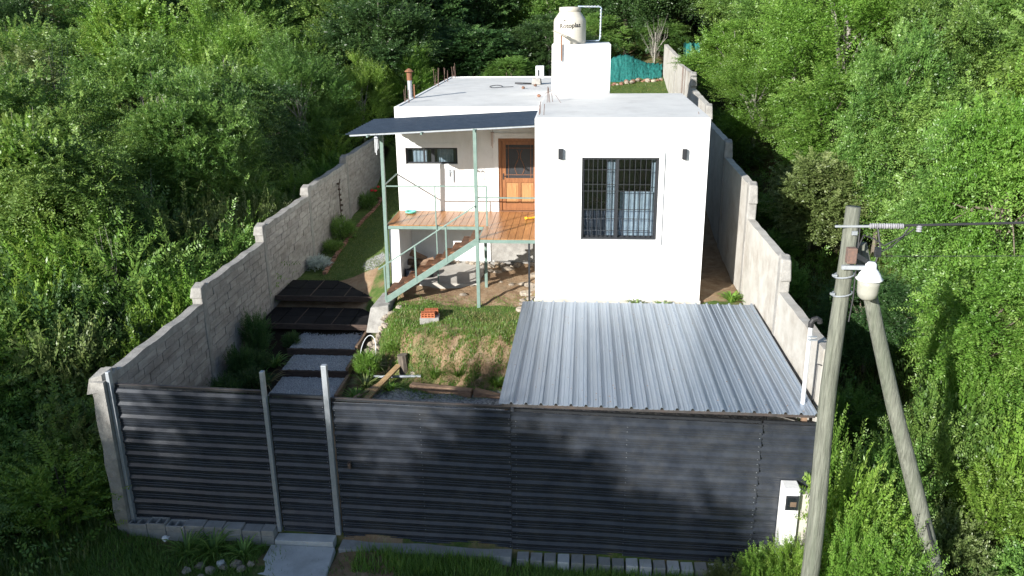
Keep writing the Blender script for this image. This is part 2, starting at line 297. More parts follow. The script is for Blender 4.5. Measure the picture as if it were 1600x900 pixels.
def ground_mat():
    m = bpy.data.materials.new('ground_soil'); m.use_nodes = True; t = m.node_tree; n = t.nodes; L = t.links.new
    b = n['Principled BSDF']; b.inputs['Roughness'].default_value = .95; b.inputs['Specular IOR Level'].default_value = .2
    g = n.new('ShaderNodeNewGeometry'); at = n.new('ShaderNodeAttribute'); at.attribute_name = 'zone'
    sep = n.new('ShaderNodeSeparateColor'); L(at.outputs['Color'], sep.inputs[0])
    def noise(sc, det=8, ro=.7):
        q = n.new('ShaderNodeTexNoise'); q.inputs['Scale'].default_value = sc; q.inputs['Detail'].default_value = det; q.inputs['Roughness'].default_value = ro; L(g.outputs['Position'], q.inputs['Vector']); return q.outputs[0]
    def ramp(f, stops):
        r = n.new('ShaderNodeValToRGB'); e = r.color_ramp.elements; e[0].position = stops[0][0]; e[0].color = (*stops[0][1], 1); e[1].position = stops[-1][0]; e[1].color = (*stops[-1][1], 1)
        for p, c in stops[1:-1]: k = e.new(p); k.color = (*c, 1)
        L(f, r.inputs[0]); return r.outputs[0]
    def mix(f, a, c):
        q = n.new('ShaderNodeMix'); q.data_type = 'RGBA'; L(f, q.inputs[0]); L(a, q.inputs[6]); L(c, q.inputs[7]); return q.outputs[2]
    gcol = ramp(noise(7), [(.3, (.045, .085, .018)), (.5, (.075, .125, .028)), (.72, (.16, .16, .06))])
    dcol = ramp(noise(3.2, 10), [(.3, (.2, .13, .075)), (.5, (.3, .205, .125)), (.7, (.38, .3, .2))])
    vo = n.new('ShaderNodeTexVoronoi'); vo.inputs['Scale'].default_value = 22; L(g.outputs['Position'], vo.inputs['Vector'])
    sp = n.new('ShaderNodeSeparateColor'); L(vo.outputs['Color'], sp.inputs[0])
    rcol = ramp(sp.outputs[0], [(0, (.16, .16, .165)), (.5, (.3, .3, .3)), (1, (.5, .49, .47))])
    # grass weight against patchy noise
    add = n.new('ShaderNodeMath'); add.operation = 'ADD'; L(noise(1.6, 9, .75), add.inputs[0]); L(sep.outputs[0], add.inputs[1])
    mr = n.new('ShaderNodeMapRange'); mr.inputs[1].default_value = .93; mr.inputs[2].default_value = 1.12; L(add.outputs[0], mr.inputs[0])
    c = mix(mr.outputs[0], dcol, gcol)
    add2 = n.new('ShaderNodeMath'); add2.operation = 'ADD'; L(noise(4, 6), add2.inputs[0]); L(sep.outputs[2], add2.inputs[1])
    mr2 = n.new('ShaderNodeMapRange'); mr2.inputs[1].default_value = .95; mr2.inputs[2].default_value = 1.1; L(add2.outputs[0], mr2.inputs[0])
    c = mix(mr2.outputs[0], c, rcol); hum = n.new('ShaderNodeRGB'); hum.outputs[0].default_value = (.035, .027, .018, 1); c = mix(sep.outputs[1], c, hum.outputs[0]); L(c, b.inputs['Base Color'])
    bp = n.new('ShaderNodeBump'); bp.inputs['Strength'].default_value = .9; bp.inputs['Distance'].default_value = .06; L(noise(14, 10, .75), bp.inputs['Height']); L(bp.outputs[0], b.inputs['Normal'])
    return m
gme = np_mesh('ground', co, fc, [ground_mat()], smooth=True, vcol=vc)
go = bpy.data.objects.new('ground', gme); COL.objects.link(go); go['kind'] = 'structure'; go['label'] = 'sloping earth ground with patchy grass and bare soil'

# ================================================================ HOUSE
ZR = 7.19
house = thing('house', 'white plastered flat roofed house with wooden door, barred window and tank tower', 'house', (-.9, 22, 2.2))
def wall_y(mb, x0, x1, z0, z1, y, ops, dep=.2):
    xs = sorted({x0, x1} | {o[0] for o in ops} | {o[1] for o in ops}); zs = sorted({z0, z1} | {o[2] for o in ops} | {o[3] for o in ops})
    for i in range(len(xs) - 1):
        for k in range(len(zs) - 1):
            cx, cz = (xs[i] + xs[i + 1]) / 2, (zs[k] + zs[k + 1]) / 2
            if any(o[0] < cx < o[1] and o[2] < cz < o[3] for o in ops): continue
            mb.quad((xs[i], y, zs[k]), (xs[i + 1], y, zs[k]), (xs[i + 1], y, zs[k + 1]), (xs[i], y, zs[k + 1]))
    for a, b, c, d in ops:
        mb.quad((a, y, c), (a, y, d), (a, y + dep, d), (a, y + dep, c)); mb.quad((b, y, c), (b, y + dep, c), (b, y + dep, d), (b, y, d))
        mb.quad((a, y, c), (a, y + dep, c), (b, y + dep, c), (b, y, c)); mb.quad((a, y, d), (b, y, d), (b, y + dep, d), (a, y + dep, d))
BX0, BX1, BY0, BY1 = -1.115, 3.24, 21.2, 27.44; ZB = 7.27
WIN = (.087, 2.03, 4.146, 6.29); SW = (-5.12, -3.57, 5.54, 6.02); DR = (-2.36, -1.155, 4.12, 6.3)
mb = MB(); wall_y(mb, BX0, BX1, 1.7, ZB - .12, BY0, [WIN])
mb.quad((BX1, BY0, 1.7), (BX1, BY1, 1.7), (BX1, BY1, ZB - .12), (BX1, BY0, ZB - .12))
mb.quad((BX0, BY0, 1.7), (BX0, BY0, ZB - .12), (BX0, BY1, ZB - .12), (BX0, BY1, 1.7))
mb.quad((BX0, BY1, 1.7), (BX0, BY1, ZB - .12), (BX1, BY1, ZB - .12), (BX1, BY1, 1.7))
mb.build('front_room_wall', WHITE, house)
mb = MB(); mb.box(BX0 - .002, BX1 + .003, BY0 - .003, BY1, ZB - .12, ZB); o = mb.build('front_room_roof', WHITE, house)
mb = MB(); mb.box(BX0 + .03, BX1 - .03, BY0 + .06, BY1 - .03, ZB, ZB + .012); mb.build('front_roof_membrane', ROOFM, house)
mx0, my0, my1 = -5.39, 24.37, 35.46
mb = MB(); wall_y(mb, mx0, BX0, 2.55, ZR - .12, my0, [SW, DR])
mb.quad((mx0, my0, 1.9), (mx0, my0, ZR - .12), (mx0, my1, ZR - .12), (mx0, my1, 1.9))
mb.quad((.9, 29.3, 1.9), (.9, my1, 1.9), (.9, my1, ZR - .12), (.9, 29.3, ZR - .12))
mb.quad((mx0, my1, 1.9), (mx0, my1, ZR - .12), (.9, my1, ZR - .12), (.9, my1, 1.9))
mb.build('main_wall', WHITE, house)
mb = MB(); mb.box(mx0, BX0 - .003, my0 + .004, 27.4, ZR - .12, ZR - .02); mb.box(mx0, .9, 27.45, my1, ZR - .12, ZR - .02)
mb.box(mx0, BX0 - .003, my0 + .004, my0 + .09, ZR - .02, ZR + .02); mb.box(mx0, mx0 + .08, my0 + .09, my1, ZR - .02, ZR + .015); mb.box(mx0 + .08, .9, my1 - .1, my1, ZR - .02, ZR + .03)
mb.build('main_roof', WHITE, house)
mb = MB(); mb.box(mx0 + .081, BX0 - .02, my0 + .091, 27.43, ZR - .02, ZR - .008); mb.box(mx0 + .081, .88, 27.43, my1 - .101, ZR - .02, ZR - .008); mb.build('main_roof_membrane', ROOFM, house)
mb = MB(); mb.box(-.9, .96, 27.445, 29.3, 5, 8.79); mb.build('tank_tower', WHITE, house, bevel=.015)
# foundations, rubble
mb = MB(); mb.box(-5.3, BX0 - .004, 24.3, 24.6, 1.9, 2.55); mb.build('foundation', CONC, house)
mb = MB(); mb.box(-1.14, 3.27, 21.12, 21.195, 2.0, 2.5); o = mb.build('plinth', PLASTW, house, bevel=.02)
# backing sheets behind the window, room shade put into their near-black colour
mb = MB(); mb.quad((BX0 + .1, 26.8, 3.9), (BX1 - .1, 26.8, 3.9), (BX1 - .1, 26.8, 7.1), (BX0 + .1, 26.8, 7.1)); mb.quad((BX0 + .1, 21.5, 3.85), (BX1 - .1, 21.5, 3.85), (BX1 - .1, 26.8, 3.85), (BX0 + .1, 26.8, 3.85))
mb.build('dark_room_backing', SHELL, house)
# window trims
def trim(x0, x1, z0, z1, y, wdt, th=.05):
    mb = MB(); mb.box(x0 - wdt, x0 - .002, y - th, y - .001, z0 - wdt, z1 + wdt); mb.box(x1 + .002, x1 + wdt, y - th, y - .001, z0 - wdt, z1 + wdt)
    mb.box(x0 - .002, x1 + .002, y - th, y - .001, z1 + .002, z1 + wdt); mb.box(x0 - .002, x1 + .002, y - th, y - .001, z0 - wdt, z0 - .002); return mb
# big window
trim(*WIN, BY0, .13).build('window_trim', WHITE, house)
x0, x1, z0, z1 = WIN; yw = BY0 + .03; mid = .987
mb = MB()
for a in ((x0 + .004, x0 + .08, z0 + .004, z1 - .004), (x1 - .08, x1 - .004, z0 + .004, z1 - .004), (x0 + .08, x1 - .08, z1 - .07, z1 - .004), (x0 + .08, x1 - .08, z0 + .004, z0 + .07), (mid - .05, mid + .05, z0 + .07, z1 - .07)):
    mb.box(a[0], a[1], yw + .06, yw + .13, a[2], a[3])
wf = mb.build('window', DARKM, house, bevel=.006, label='large black framed window with a steel grille')
for a, b in ((x0 + .08, mid - .05), (mid + .05, x1 - .08)):
    m2 = MB(); m2.box(a, b, yw + .09, yw + .1, z0 + .07, z1 - .07); m2.build('pane', GLASS, wf)
grf = MB()
for a in ((x0 + .004, x0 + .05, z0 + .004, z1 - .004), (x1 - .05, x1 - .004, z0 + .004, z1 - .004), (x0 + .05, x1 - .05, z1 - .05, z1 - .004), (x0 + .05, x1 - .05, z0 + .004, z0 + .05), (mid - .035, mid + .035, z0 + .05, z1 - .05)):
    grf.box(a[0], a[1], yw - .035, yw, a[2], a[3])
gr = grf.build('window_grille', DARKM, house)
vb = MB().box(-.008, .008, -.009, .009, 0, z1 - z0 - .1).mesh('bar', DARKM)
for k in range(1, 7):
    for a, b in ((x0 + .05, mid - .035), (mid + .035, x1 - .05)): piece('bar', vb, (a + (b - a) * k / 7, yw - .017, z0 + .05), gr)
hbm = MB().box(0, mid - .035 - x0 - .05, -.006, .006, -.008, .008).mesh('cross_bar', DARKM)
for zz in (.24, .55, .8, 1.28, 1.45, 1.83): 
    piece('cross_bar', hbm, (x0 + .05, yw - .032, z0 + zz), gr); piece('cross_bar', hbm, (mid + .035, yw - .032, z0 + zz), gr)
def curtain(xa, xb, za, zb, y, waves, amp=.03, sag=0):
    mb = MB(); n = waves * 8; pts = []
    for i in range(n + 1):
        t = i / n; xx = xa + (xb - xa) * t; yy = y + amp * math.sin(t * waves * 2 * math.pi) + amp * .5 * math.sin(t * waves * 4.7 + 1)
        pts.append((xx, yy))
    for i in range(n):
        a, b = pts[i], pts[i + 1]; mb.quad((a[0], a[1], za), (b[0], b[1], za), (b[0], b[1], zb), (a[0], a[1], zb))
    return mb
curtain(.74, .94, z0, z1, yw + .2, 3, .01).build('curtain', CURT, house, smooth=True)
curtain(1.08, 1.93, z0 + .02, z0 + 1.22, yw + .2, 9, .01).build('curtain', CURT, house, smooth=True)
curtain(1.86, 2.02, z0, z1, yw + .24, 3, .01).build('curtain', CURT, house, smooth=True)
# small window
trim(*SW, my0, .14, .014).build('window_trim', WHITE, house)
x0, x1, z0, z1 = SW; yw = my0 + .06; mb = MB()
for a in ((x0 + .004, x0 + .06, z0 + .004, z1 - .004), (x1 - .06, x1 - .004, z0 + .004, z1 - .004), (x0 + .06, x1 - .06, z1 - .05, z1 - .004), (x0 + .06, x1 - .06, z0 + .004, z0 + .05), (-4.36, -4.26, z0 + .05, z1 - .05), (-4.6, -4.55, z0 + .05, z1 - .05)):
    mb.box(a[0], a[1], yw, yw + .06, a[2], a[3])
wf = mb.build('window', DARKM, house, bevel=.005, label='small wide black framed window with curtains')
for a, b in ((x0 + .06, -4.6), (-4.55, -4.36), (-4.26, x1 - .06)):
    m2 = MB(); m2.box(a, b, yw + .025, yw + .035, z0 + .05, z1 - .05); m2.build('pane', GLASS, wf)
curtain(-4.95, -4.5, z0, z1, yw + .16, 4, .01).build('curtain', CURT, house, smooth=True)
curtain(-4.2, -3.72, z0, z1, yw + .16, 6, .01).build('curtain', CURT, house, smooth=True)
mb = MB(); mb.quad((-5.3, 24.9, 5.2), (-2.4, 24.9, 5.2), (-2.4, 24.9, 6.4), (-5.3, 24.9, 6.4)); mb.build('dark_room_backing', SHELL, house)  # backing sheet, its dark colour paints the unlit room
mb = MB(); mb.box(-3.86, -3.8, my0 - .05, my0 - .02, 5.18, 5.38); mb.box(-3.73, -3.69, my0 - .05, my0 - .02, 5.0, 5.38); mb.box(-3.8, -3.73, my0 - .05, my0 - .02, 5.3, 5.34); mb.build('tap_fitting', GALV, house)
# door
x0, x1, z0, z1 = DR; yd = my0 + .05
mb = MB(); mb.box(x0 - .16, x0 - .002, my0 - .02, my0 - .001, z0, z1 + .16); mb.box(x0 - .002, x1, my0 - .02, my0 - .001, z1 + .002, z1 + .16); mb.build('door_trim', WHITE, house)
mb = MB(); mb.box(x0 + .003, x0 + .09, yd - .03, yd + .08, z0 + .02, z1 - .003); mb.box(x1 - .07, x1 - .003, yd - .03, yd + .08, z0 + .02, z1 - .003); mb.box(x0 + .09, x1 - .07, yd - .03, yd + .08, z1 - .09, z1 - .003)
mb.build('door_frame', WOODDOOR, house, bevel=.006)
dx0, dx1, dz0, dz1 = x0 + .094, x1 - .074, z0 + .03, z1 - .094
mb = MB(); g0, g1, gz0, gz1 = dx0 + .12, dx1 - .1, 5.12, dz1 - .1
mb.box(dx0, g0, yd, yd + .05, dz0, dz1); mb.box(g1, dx1, yd, yd + .05, dz0, dz1); mb.box(g0, g1, yd, yd + .05, gz1, dz1); mb.box(g0, g1, yd, yd + .05, 4.98, gz0); mb.box(g0, g1, yd, yd + .05, dz0, 4.2)
cxm = (g0 + g1) / 2; mb.box(cxm - .04, cxm + .04, yd, yd + .05, 4.36, 4.98); mb.box(g0, g1, yd, yd + .05, 4.2, 4.36)
door = mb.build('door', WOODDOOR, house, bevel=.006, label='varnished wooden door with glazed upper half')
for a, b in ((g0, cxm - .04), (cxm + .04, g1)):
    m2 = MB(); m2.box(a + .002, b - .002, yd + .02, yd + .04, 4.37, 4.97); m2.box(a + .05, b - .05, yd + .004, yd + .02, 4.43, 4.91); m2.build('door_panel', WOODDOOR2, door, bevel=.008)
m2 = MB(); m2.box(g0, g1, yd + .02, yd + .03, gz0, gz1); m2.build('door_glass', DARKM, door)
m2 = MB()
for s in (-1, 1):
    m2.tube([(cxm + s * (.08 + .06 * math.sin(t * 3.14 * 2)), yd + .008, gz0 + .12 + t * .72) for t in [i / 12 for i in range(13)]], .008, 5)
m2.box(g0, g1, yd + .003, yd + .012, gz0 + .09, gz0 + .105); m2.box(g0, g1, yd + .003, yd + .012, gz1 - .105, gz1 - .09); m2.box(g0 + .07, g0 + .085, yd + .003, yd + .012, gz0, gz1); m2.box(g1 - .085, g1 - .07, yd + .003, yd + .012, gz0, gz1)
m2.build('door_grille', RUST, door)
m2 = MB(); m2.box(dx0 + .03, dx0 + .06, yd - .02, yd, 5.08, 5.26); m2.tube([(dx0 + .045, yd - .02, 5.19), (dx0 + .045, yd - .06, 5.19), (dx0 + .14, yd - .06, 5.19)], .01, 6); m2.build('door_handle', BLACKP, door)
mb = MB(); mb.box(x0 + .01, x1 - .01, my0 - .04, my0 + .15, 4.08, 4.15); mb.build('door_sill', TREAD, house)
# wall lamps
for xx in (-.464, 2.64):
    mb = MB(); mb.box(xx - .055, xx + .055, BY0 - .11, BY0 - .003, 6.255, 6.515); l = mb.build('wall_lamp', DARKM, house, bevel=.005)
    m2 = MB(); m2.box(xx - .035, xx + .035, BY0 - .09, BY0 - .02, 6.247, 6.254); m2.build('lamp_glass', GLOBE, l)
# grey panel below porch
mb = MB(); mb.box(-2.6, BX0 - .01, 24.26, 24.33, 2.6, 3.75); mb.build('underfloor_panel', CONC, house)
# stone footing below the main wall
for i in range(26):
    a = -5.0 + i * .152; r = rnd.uniform(.07, .13); zc = 2.47 + rnd.uniform(-.06, .1)
    MB().rock((a, 24.2 - rnd.uniform(0, .12), zc), r).build('footing_stone', ROCKM, house)
# reinforcement rods standing out of the roof
def rods(spots, h, r=.008, lean=.05, mtl=None):
    for (px_, py_) in spots:
        hh = h * rnd.uniform(.75, 1.1); mb = MB(); lx, ly = rnd.uniform(-lean, lean), rnd.uniform(-lean, lean)
        mb.tube([(px_, py_, ZR - .05), (px_ + lx * .4, py_ + ly * .5, ZR + hh * .5), (px_ + lx, py_ + ly, ZR + hh)], r, 5); mb.build('rebar', mtl or REBAR, house)
def cage(cx, cy, h, s=.06):
    rods([(cx - s, cy - s), (cx + s, cy - s), (cx - s, cy + s), (cx + s, cy + s)], h, .008)
    for k in range(1):
        mb = MB(); z = ZR + .1 + k * h * .28; mb.tube([(cx - s, cy - s, z), (cx + s, cy - s, z), (cx + s, cy + s, z), (cx - s, cy + s, z), (cx - s, cy - s, z)], .006, 4); mb.build('rebar_stirrup', REBAR, house)
cage(-5.28, 25.75, .5); cage(-5.28, 31.3, .6); cage(-5.25, 33.4, .5); cage(-5.2, 35.2, .55)
rods([(-1.03, 21.8), (-.92, 21.8), (-1.03, 22.1)], .42, .01, .03); rods([(-.95, 24.8), (-.86, 24.75), (-.9, 25.0), (-.78, 24.95)], .5, .009, .1)
rods([(.82, 27.3), (.9, 27.3), (.86, 27.2)], .5, .008, .03); rods([(3.05, 21.9)], .2, .008, .03); rods([(-.84, 27.3)], .6, .008, .02)
rods([(-3, 35.2), (-2.8, 35.3)], .25, .009)
MB().tube([(-1.0, 24.8, ZR + .35), (-.8, 24.9, ZR + .42), (-.55, 24.7, ZR + .1), (-.45, 24.6, ZR + .02)], .007, 5).build('rebar', REBAR, house)
# chimney flue
mb = MB(); mb.tube([(-5.42, 27, 6.4), (-5.42, 27, 7.75)], .075, 12); fl = mb.build('chimney_flue', GALV, house, smooth=False)
mb = MB(); mb.tube([(-5.42, 27, 7.75), (-5.42, 27, 7.98)], .085, 12); mb.lathe((-5.42, 27, 7.98), [(.06, 0), (.15, .04), (.13, .07), (.03, .14)], 12); mb.build('flue_cap', RUST, fl)
mb = MB(); mb.bar((-5.3, 27.05, 7.0), (-5.3, 27.05, 7.62), .05, .05); mb.build('flue_bracket', RUST, house)
# cable loop & little things on roof
mb = MB(); mb.tube([(-3.05 + .22 * math.cos(t), 31.0 + .5 * math.sin(t), ZR + .012) for t in [i * .5 for i in range(12)]] + [(-2.4, 30.9, ZR + .01)], .012, 5); mb.build('roof_cable', CABLE, house)
for a, b in ((-2.0, 30.2), (-1.62, 31.1), (-1.3, 27.3), (-.98, 26.6)):
    MB().rock((a, b, ZR + .04), .07).build('rubble_piece', BRICKD, house)
# electrical box
mb = MB(); mb.hexa([(-1.8, 31.8, ZR), (-1.45, 31.8, ZR), (-1.42, 32.2, ZR), (-1.78, 32.2, ZR), (-1.76, 31.85, 7.42), (-1.47, 31.85, 7.4), (-1.46, 32.15, 7.42), (-1.75, 32.15, 7.42)]); o = solo(mb, 'mortar_block', 'rough mortar block under the white cabinet on the main roof', 'block', CONC, (-1.6, 32, ZR), bevel=.02)
cab = thing('roof_cabinet', 'small white metal cabinet on a mortar block at the rear of the roof', 'cabinet', (-1.5, 32, 7.42))
MB().box(-1.64, -1.34, 31.85, 32.12, 7.42, 7.86).build('case', ENAMEL, cab, bevel=.01); MB().box(-1.62, -1.44, 31.835, 31.849, 7.46, 7.8).build('cover', PVCW, cab); MB().box(-1.56, -1.5, 31.825, 31.834, 7.5, 7.72).build('vent_slot', DARKM, cab)
MB().tube([(-1.8, 31.9, ZR + .03), (-2.1, 31.7, ZR + .06), (-2.4, 31.9, ZR + .05), (-2.2, 32.1, ZR + .03)], .03, 6).build('hose', CABLE, cab)

# water tank on the tower
TX, TY = -.35, 28.3
tank = thing('water_tank', 'cream plastic water tank with round shoulders standing on the white tower', 'water tank', (TX, TY, 8.79))
prof = [(.5, 0), (.52, .02), (.52, .12), (.515, .16), (.52, .2), (.52, .68), (.5, .76), (.36, .95), (.335, .985)]
MB().lathe((TX, TY, 8.79), prof, 40).build('tank_body', TANKM, tank, smooth=True)
MB().lathe((TX, TY, 9.775), [(.335, 0), (.35, .01), (.35, .1), (.34, .135), (.1, .15)], 40).build('tank_lid', TANKM, tank, smooth=True)
fc_ = bpy.data.curves.new('lettering', 'FONT'); fc_.body = 'Rotoplas'; fc_.size = .21; fc_.offset = .005; fc_.extrude = 0; fc_.resolution_u = 3
fo = bpy.data.objects.new('lettering_source', fc_); COL.objects.link(fo); bpy.context.view_layer.update()
me = bpy.data.meshes.new_from_object(fo.evaluated_get(bpy.context.evaluated_depsgraph_get())); bpy.data.objects.remove(fo)
wid = max(v.co.x for v in me.vertices); a0 = -math.pi / 2 + .03; k = .7 / wid
for v in me.vertices:
    s_ = (v.co.x - wid / 2) * k; ang = a0 + s_ / .524; z = 9.29 + v.co.y * k * 1.0 + s_ * .06
    v.co = (TX + .524 * math.cos(ang) - TX, TY + .524 * math.sin(ang) - TY, z - 8.79)
me.materials.clear(); me.materials.append(BLACKP); o = bpy.data.objects.new('lettering', me); COL.objects.link(o); o.parent = tank
mb = MB()
for q, (zz, l) in enumerate(((9.455, .1), (9.475, .13), (9.497, .1))):
    pts = [(-.27 + .02 * q + t * l, zz + .035 * math.sin(t * 1.9)) for t in [i / 6 for i in range(7)]]
    for (s0, c0), (s1, c1) in zip(pts[:-1], pts[1:]):
        P = lambda s_, z: (TX + .524 * math.cos(a0 + s_ / .524), TY + .524 * math.sin(a0 + s_ / .524), z)
        mb.quad(P(s0, c0), P(s1, c1), P(s1, c1 + .009), P(s0, c0 + .009))
mb.build('emblem', BLACKP, tank)
pp = thing('tank_pipe', 'pale banded pipe looping behind the cream water tank', 'pipe', (.6, 28.6, 8.79))
mb = MB(); mb.tube([(-.1, 28.6, 9.93), (.62, 28.6, 9.91), (.66, 28.6, 9.87), (.63, 28.6, 8.92), (.6, 28.6, 8.86), (.1, 28.5, 8.86)], .022, 8); mb.build('pipe_run', PVC, pp, smooth=True)
cm = MB().lathe((0, 0, -.03), [(.032, 0), (.032, .06)], 8).mesh('pipe_band', GALV)
for z in np.linspace(9.0, 9.8, 9): piece('pipe_band', cm, (.645, 28.6, z), pp)
for xx in np.linspace(.15, .55, 5): piece('pipe_band', cm, (xx, 28.6, 9.92), pp, rot=(0, math.pi / 2, 0))
ant = thing('panel_antenna', 'tilted cream panel antenna on a rusty post in front of the water tank', 'antenna', (-.6, 27.38, 8.3))
MB().bar((-.6, 27.38, 8.3), (-.6, 27.36, 9.07), .045, .045).build('rusty_post', RUST, ant)
MB().hexa([(-.86, 27.05, 9.2), (-.42, 27.2, 9.02), (-.3, 27.62, 8.98), (-.8, 27.6, 9.17), (-.86, 27.04, 9.23), (-.42, 27.19, 9.05), (-.3, 27.61, 9.01), (-.8, 27.59, 9.2)]).build('antenna_panel', TANKM, ant, bevel=.006)
MB().tube([(-.6, 27.4, 8.32), (-.63, 27.42, 8.0), (-.72, 27.42, 7.6), (-.78, 27.41, 7.2)], .006, 4).build('antenna_cable', PVCW, ant)

# ================================================================ PORCH
porch = thing('porch', 'raised porch with varnished plank floor and green steel posts beside the front door', 'porch', (-4, 22.6, 2.3))
PZ = 4.12
pm = MB().box(0, .179, 0, 1, -.03, 0).mesh('floor_plank', PLANK)
nL = int((2.78) / .19)
for i in range(nL + 1):
    xx = -5.4 + i * .19
    if xx > -2.68: break
    piece('floor_plank', pm, (xx, 22.62, PZ + rnd.uniform(-.002, .003)), porch, scale=(1, 24.365 - 22.62, 1))
xx = -2.6
while xx < BX0 - .19:
    piece('floor_plank', pm, (xx, 21.23, PZ + rnd.uniform(-.002, .003)), porch, scale=(1, 24.365 - 21.23, 1)); xx += .19
MB().box(xx, BX0 - .004, 21.23, 24.365, PZ - .03, PZ - .002).build('floor_plank', PLANK, porch)
def gbar(name, a, b, w=.05, h=.05, par=porch, m=GREENP): return MB().bar(a, b, w, h).build(name, m, par, bevel=.004)
gbar('floor_beam', (-5.42, 22.6, PZ - .07), (-2.6, 22.6, PZ - .07), .04, .09); gbar('floor_beam', (-2.64, 21.22, PZ - .07), (BX0 - .005, 21.22, PZ - .07), .04, .09); gbar('floor_beam', (-2.63, 21.25, PZ - .07), (-2.63, 22.58, PZ - .07), .04, .09)
gbar('floor_beam', (-5.42, 22.62, PZ - .07), (-5.42, 24.36, PZ - .07), .04, .09)
for yy in (23.2, 23.8): gbar('joist', (-5.38, yy, PZ - .085), (BX0 - .01, yy, PZ - .085), .04, .09)
for yy in (21.9, 22.6): gbar('joist', (-2.6, yy, PZ - .085), (BX0 - .01, yy, PZ - .085), .04, .09)
gbar('post', (-5.45, 22.62, 2.2), (-5.38, 22.55, 6.8), .09, .09); gbar('post', (-2.65, 21.22, 2.1), (-2.65, 21.22, 7.0), .09, .09)
gbar('post', (-2.58, 22.52, 2.2), (-2.58, 22.52, PZ - .12), .08, .08); gbar('post', (-3.97, 22.57, 2.35), (-3.97, 22.57, 5.22), .035, .035)
gbar('post', (-1.28, 21.3, 2.2), (-1.28, 21.3, PZ - .12), .05, .05, m=DARKM)
gbar('railing', (-5.38, 22.57, 5.24), (-2.52, 22.57, 5.25), .035, .035); gbar('railing', (-5.42, 22.6, 5.24), (-5.42, 24.36, 5.24), .035, .035); gbar('baluster', (-2.53, 22.57, PZ), (-2.53, 22.57, 5.24), .045, .045)
gbar('railing', (-2.6, 21.24, 5.22), (BX0 - .005, 21.24, 5.22), .035, .035)
MB().box(-5.36, -5.06, 22.66, 24.36, 2.1, PZ - .035).build('pillar', WHITE, porch, bevel=.01)
# awning
aw = thing('awning', 'dark blue corrugated metal awning over the porch', 'awning', (-3.5, 22.6, 6.9))
def awz(x): return 6.98 + (x + 3.5) * .05
def ribs(length, pitch, prof):   # polyline of a corrugated section
    pts = []; a = 0
    while a < length:
        for dx, dz in prof:
            if a + dx <= length: pts.append((a + dx, dz))
        a += pitch
    pts.append((length, 0)); return pts
for k in range(3):
    y0 = 21.21 + k * 1.05; y1 = min(y0 + 1.08, 24.36); pr = ribs(y1 - y0, .26, [(0, 0), (.025, .024), (.065, .024), (.09, 0)]); mb = MB()
    xa, xb = -5.98 + rnd.uniform(-.02, .02), BX0 - .012
    for (a, da), (b, db) in zip(pr[:-1], pr[1:]): 
        mb.quad((xa, y0 + a, awz(xa) + da + k * .003), (xb, y0 + a, awz(xb) + da + k * .003), (xb, y0 + b, awz(xb) + db + k * .003), (xa, y0 + b, awz(xa) + db + k * .003))
    o = mb.build('roof_sheet', AWNS, aw); so_ = o.modifiers.new('s', 'SOLIDIFY'); so_.thickness = .004
MB().bar((-5.9, 21.25, awz(-5.9) - .03), (BX0 - .012, 21.25, awz(BX0) - .03), .03, .045).build('edge_beam', GALV, aw)
for yy in (22.5, 24.28): MB().bar((-5.85, yy, awz(-5.85) - .05), (BX0 - .012, yy, awz(BX0) - .05), .05, .08).build('purlin', GREENP, aw)
for xx in (-5.4, -4, -2.64): MB().bar((xx, 21.05, awz(xx) - .055), (xx, 24.2, awz(xx) - .055), .04, .05).build('rafter', GREENP, aw)
solo(MB().lathe((-4.1, 23, 6.72), [(.04, 0), (.16, .03), (.17, .08), (.1, .12)], 20), 'ceiling_lamp', 'round dark ceiling lamp under the blue awning', 'lamp', DARKM, (-4.1, 23, 6.72))
for (cx, cy, cz, lab, mm) in ((-5.2, 21.2, 6.8, 'wind chime hanging at the left end of the awning', PVCW), (-2.5, 24.2, 6.5, 'wind chime with a pale pink shell hanging beside the wooden door', PINK)):
    ch = thing('wind_chime', lab, 'wind chime', (cx, cy, cz)); MB().tube([(cx, cy, cz + .1), (cx, cy, cz)], .004, 4).build('cord', CABLE, ch)
    MB().lathe((cx, cy, cz - .03), [(.02, 0), (.06, .01), (.03, .04)], 10).build('disc', mm, ch)
    for j in range(4):
        a = j * 1.57; MB().tube([(cx + .04 * math.cos(a), cy + .04 * math.sin(a), cz - .04), (cx + .04 * math.cos(a), cy + .04 * math.sin(a), cz - .3 - .05 * j)], .01, 6).build('chime_tube', mm if j else PVCW, ch)
solo(MB().lathe((-4.98, 24.05, PZ + .004), [(.1, 0), (.17, .03), (.17, .07), (.13, .06), (.11, .02)], 20), 'bowl', 'green plastic bowl on the left end of the porch floor', 'bowl', TEALP, (-4.98, 24.05, PZ + .004))
toy = MB()
toy.tube([(-1.45, 23.3, PZ + .05), (-1.2, 23.45, PZ + .05)], .03, 8); toy.rock((-1.48, 23.28, PZ + .06), .06); toy.rock((-1.2, 23.47, PZ + .06), .06)
solo(toy, 'dog_toy', 'small yellow bone shaped toy on the right end of the porch floor', 'toy', YELLOWP, (-1.3, 23.4, PZ))
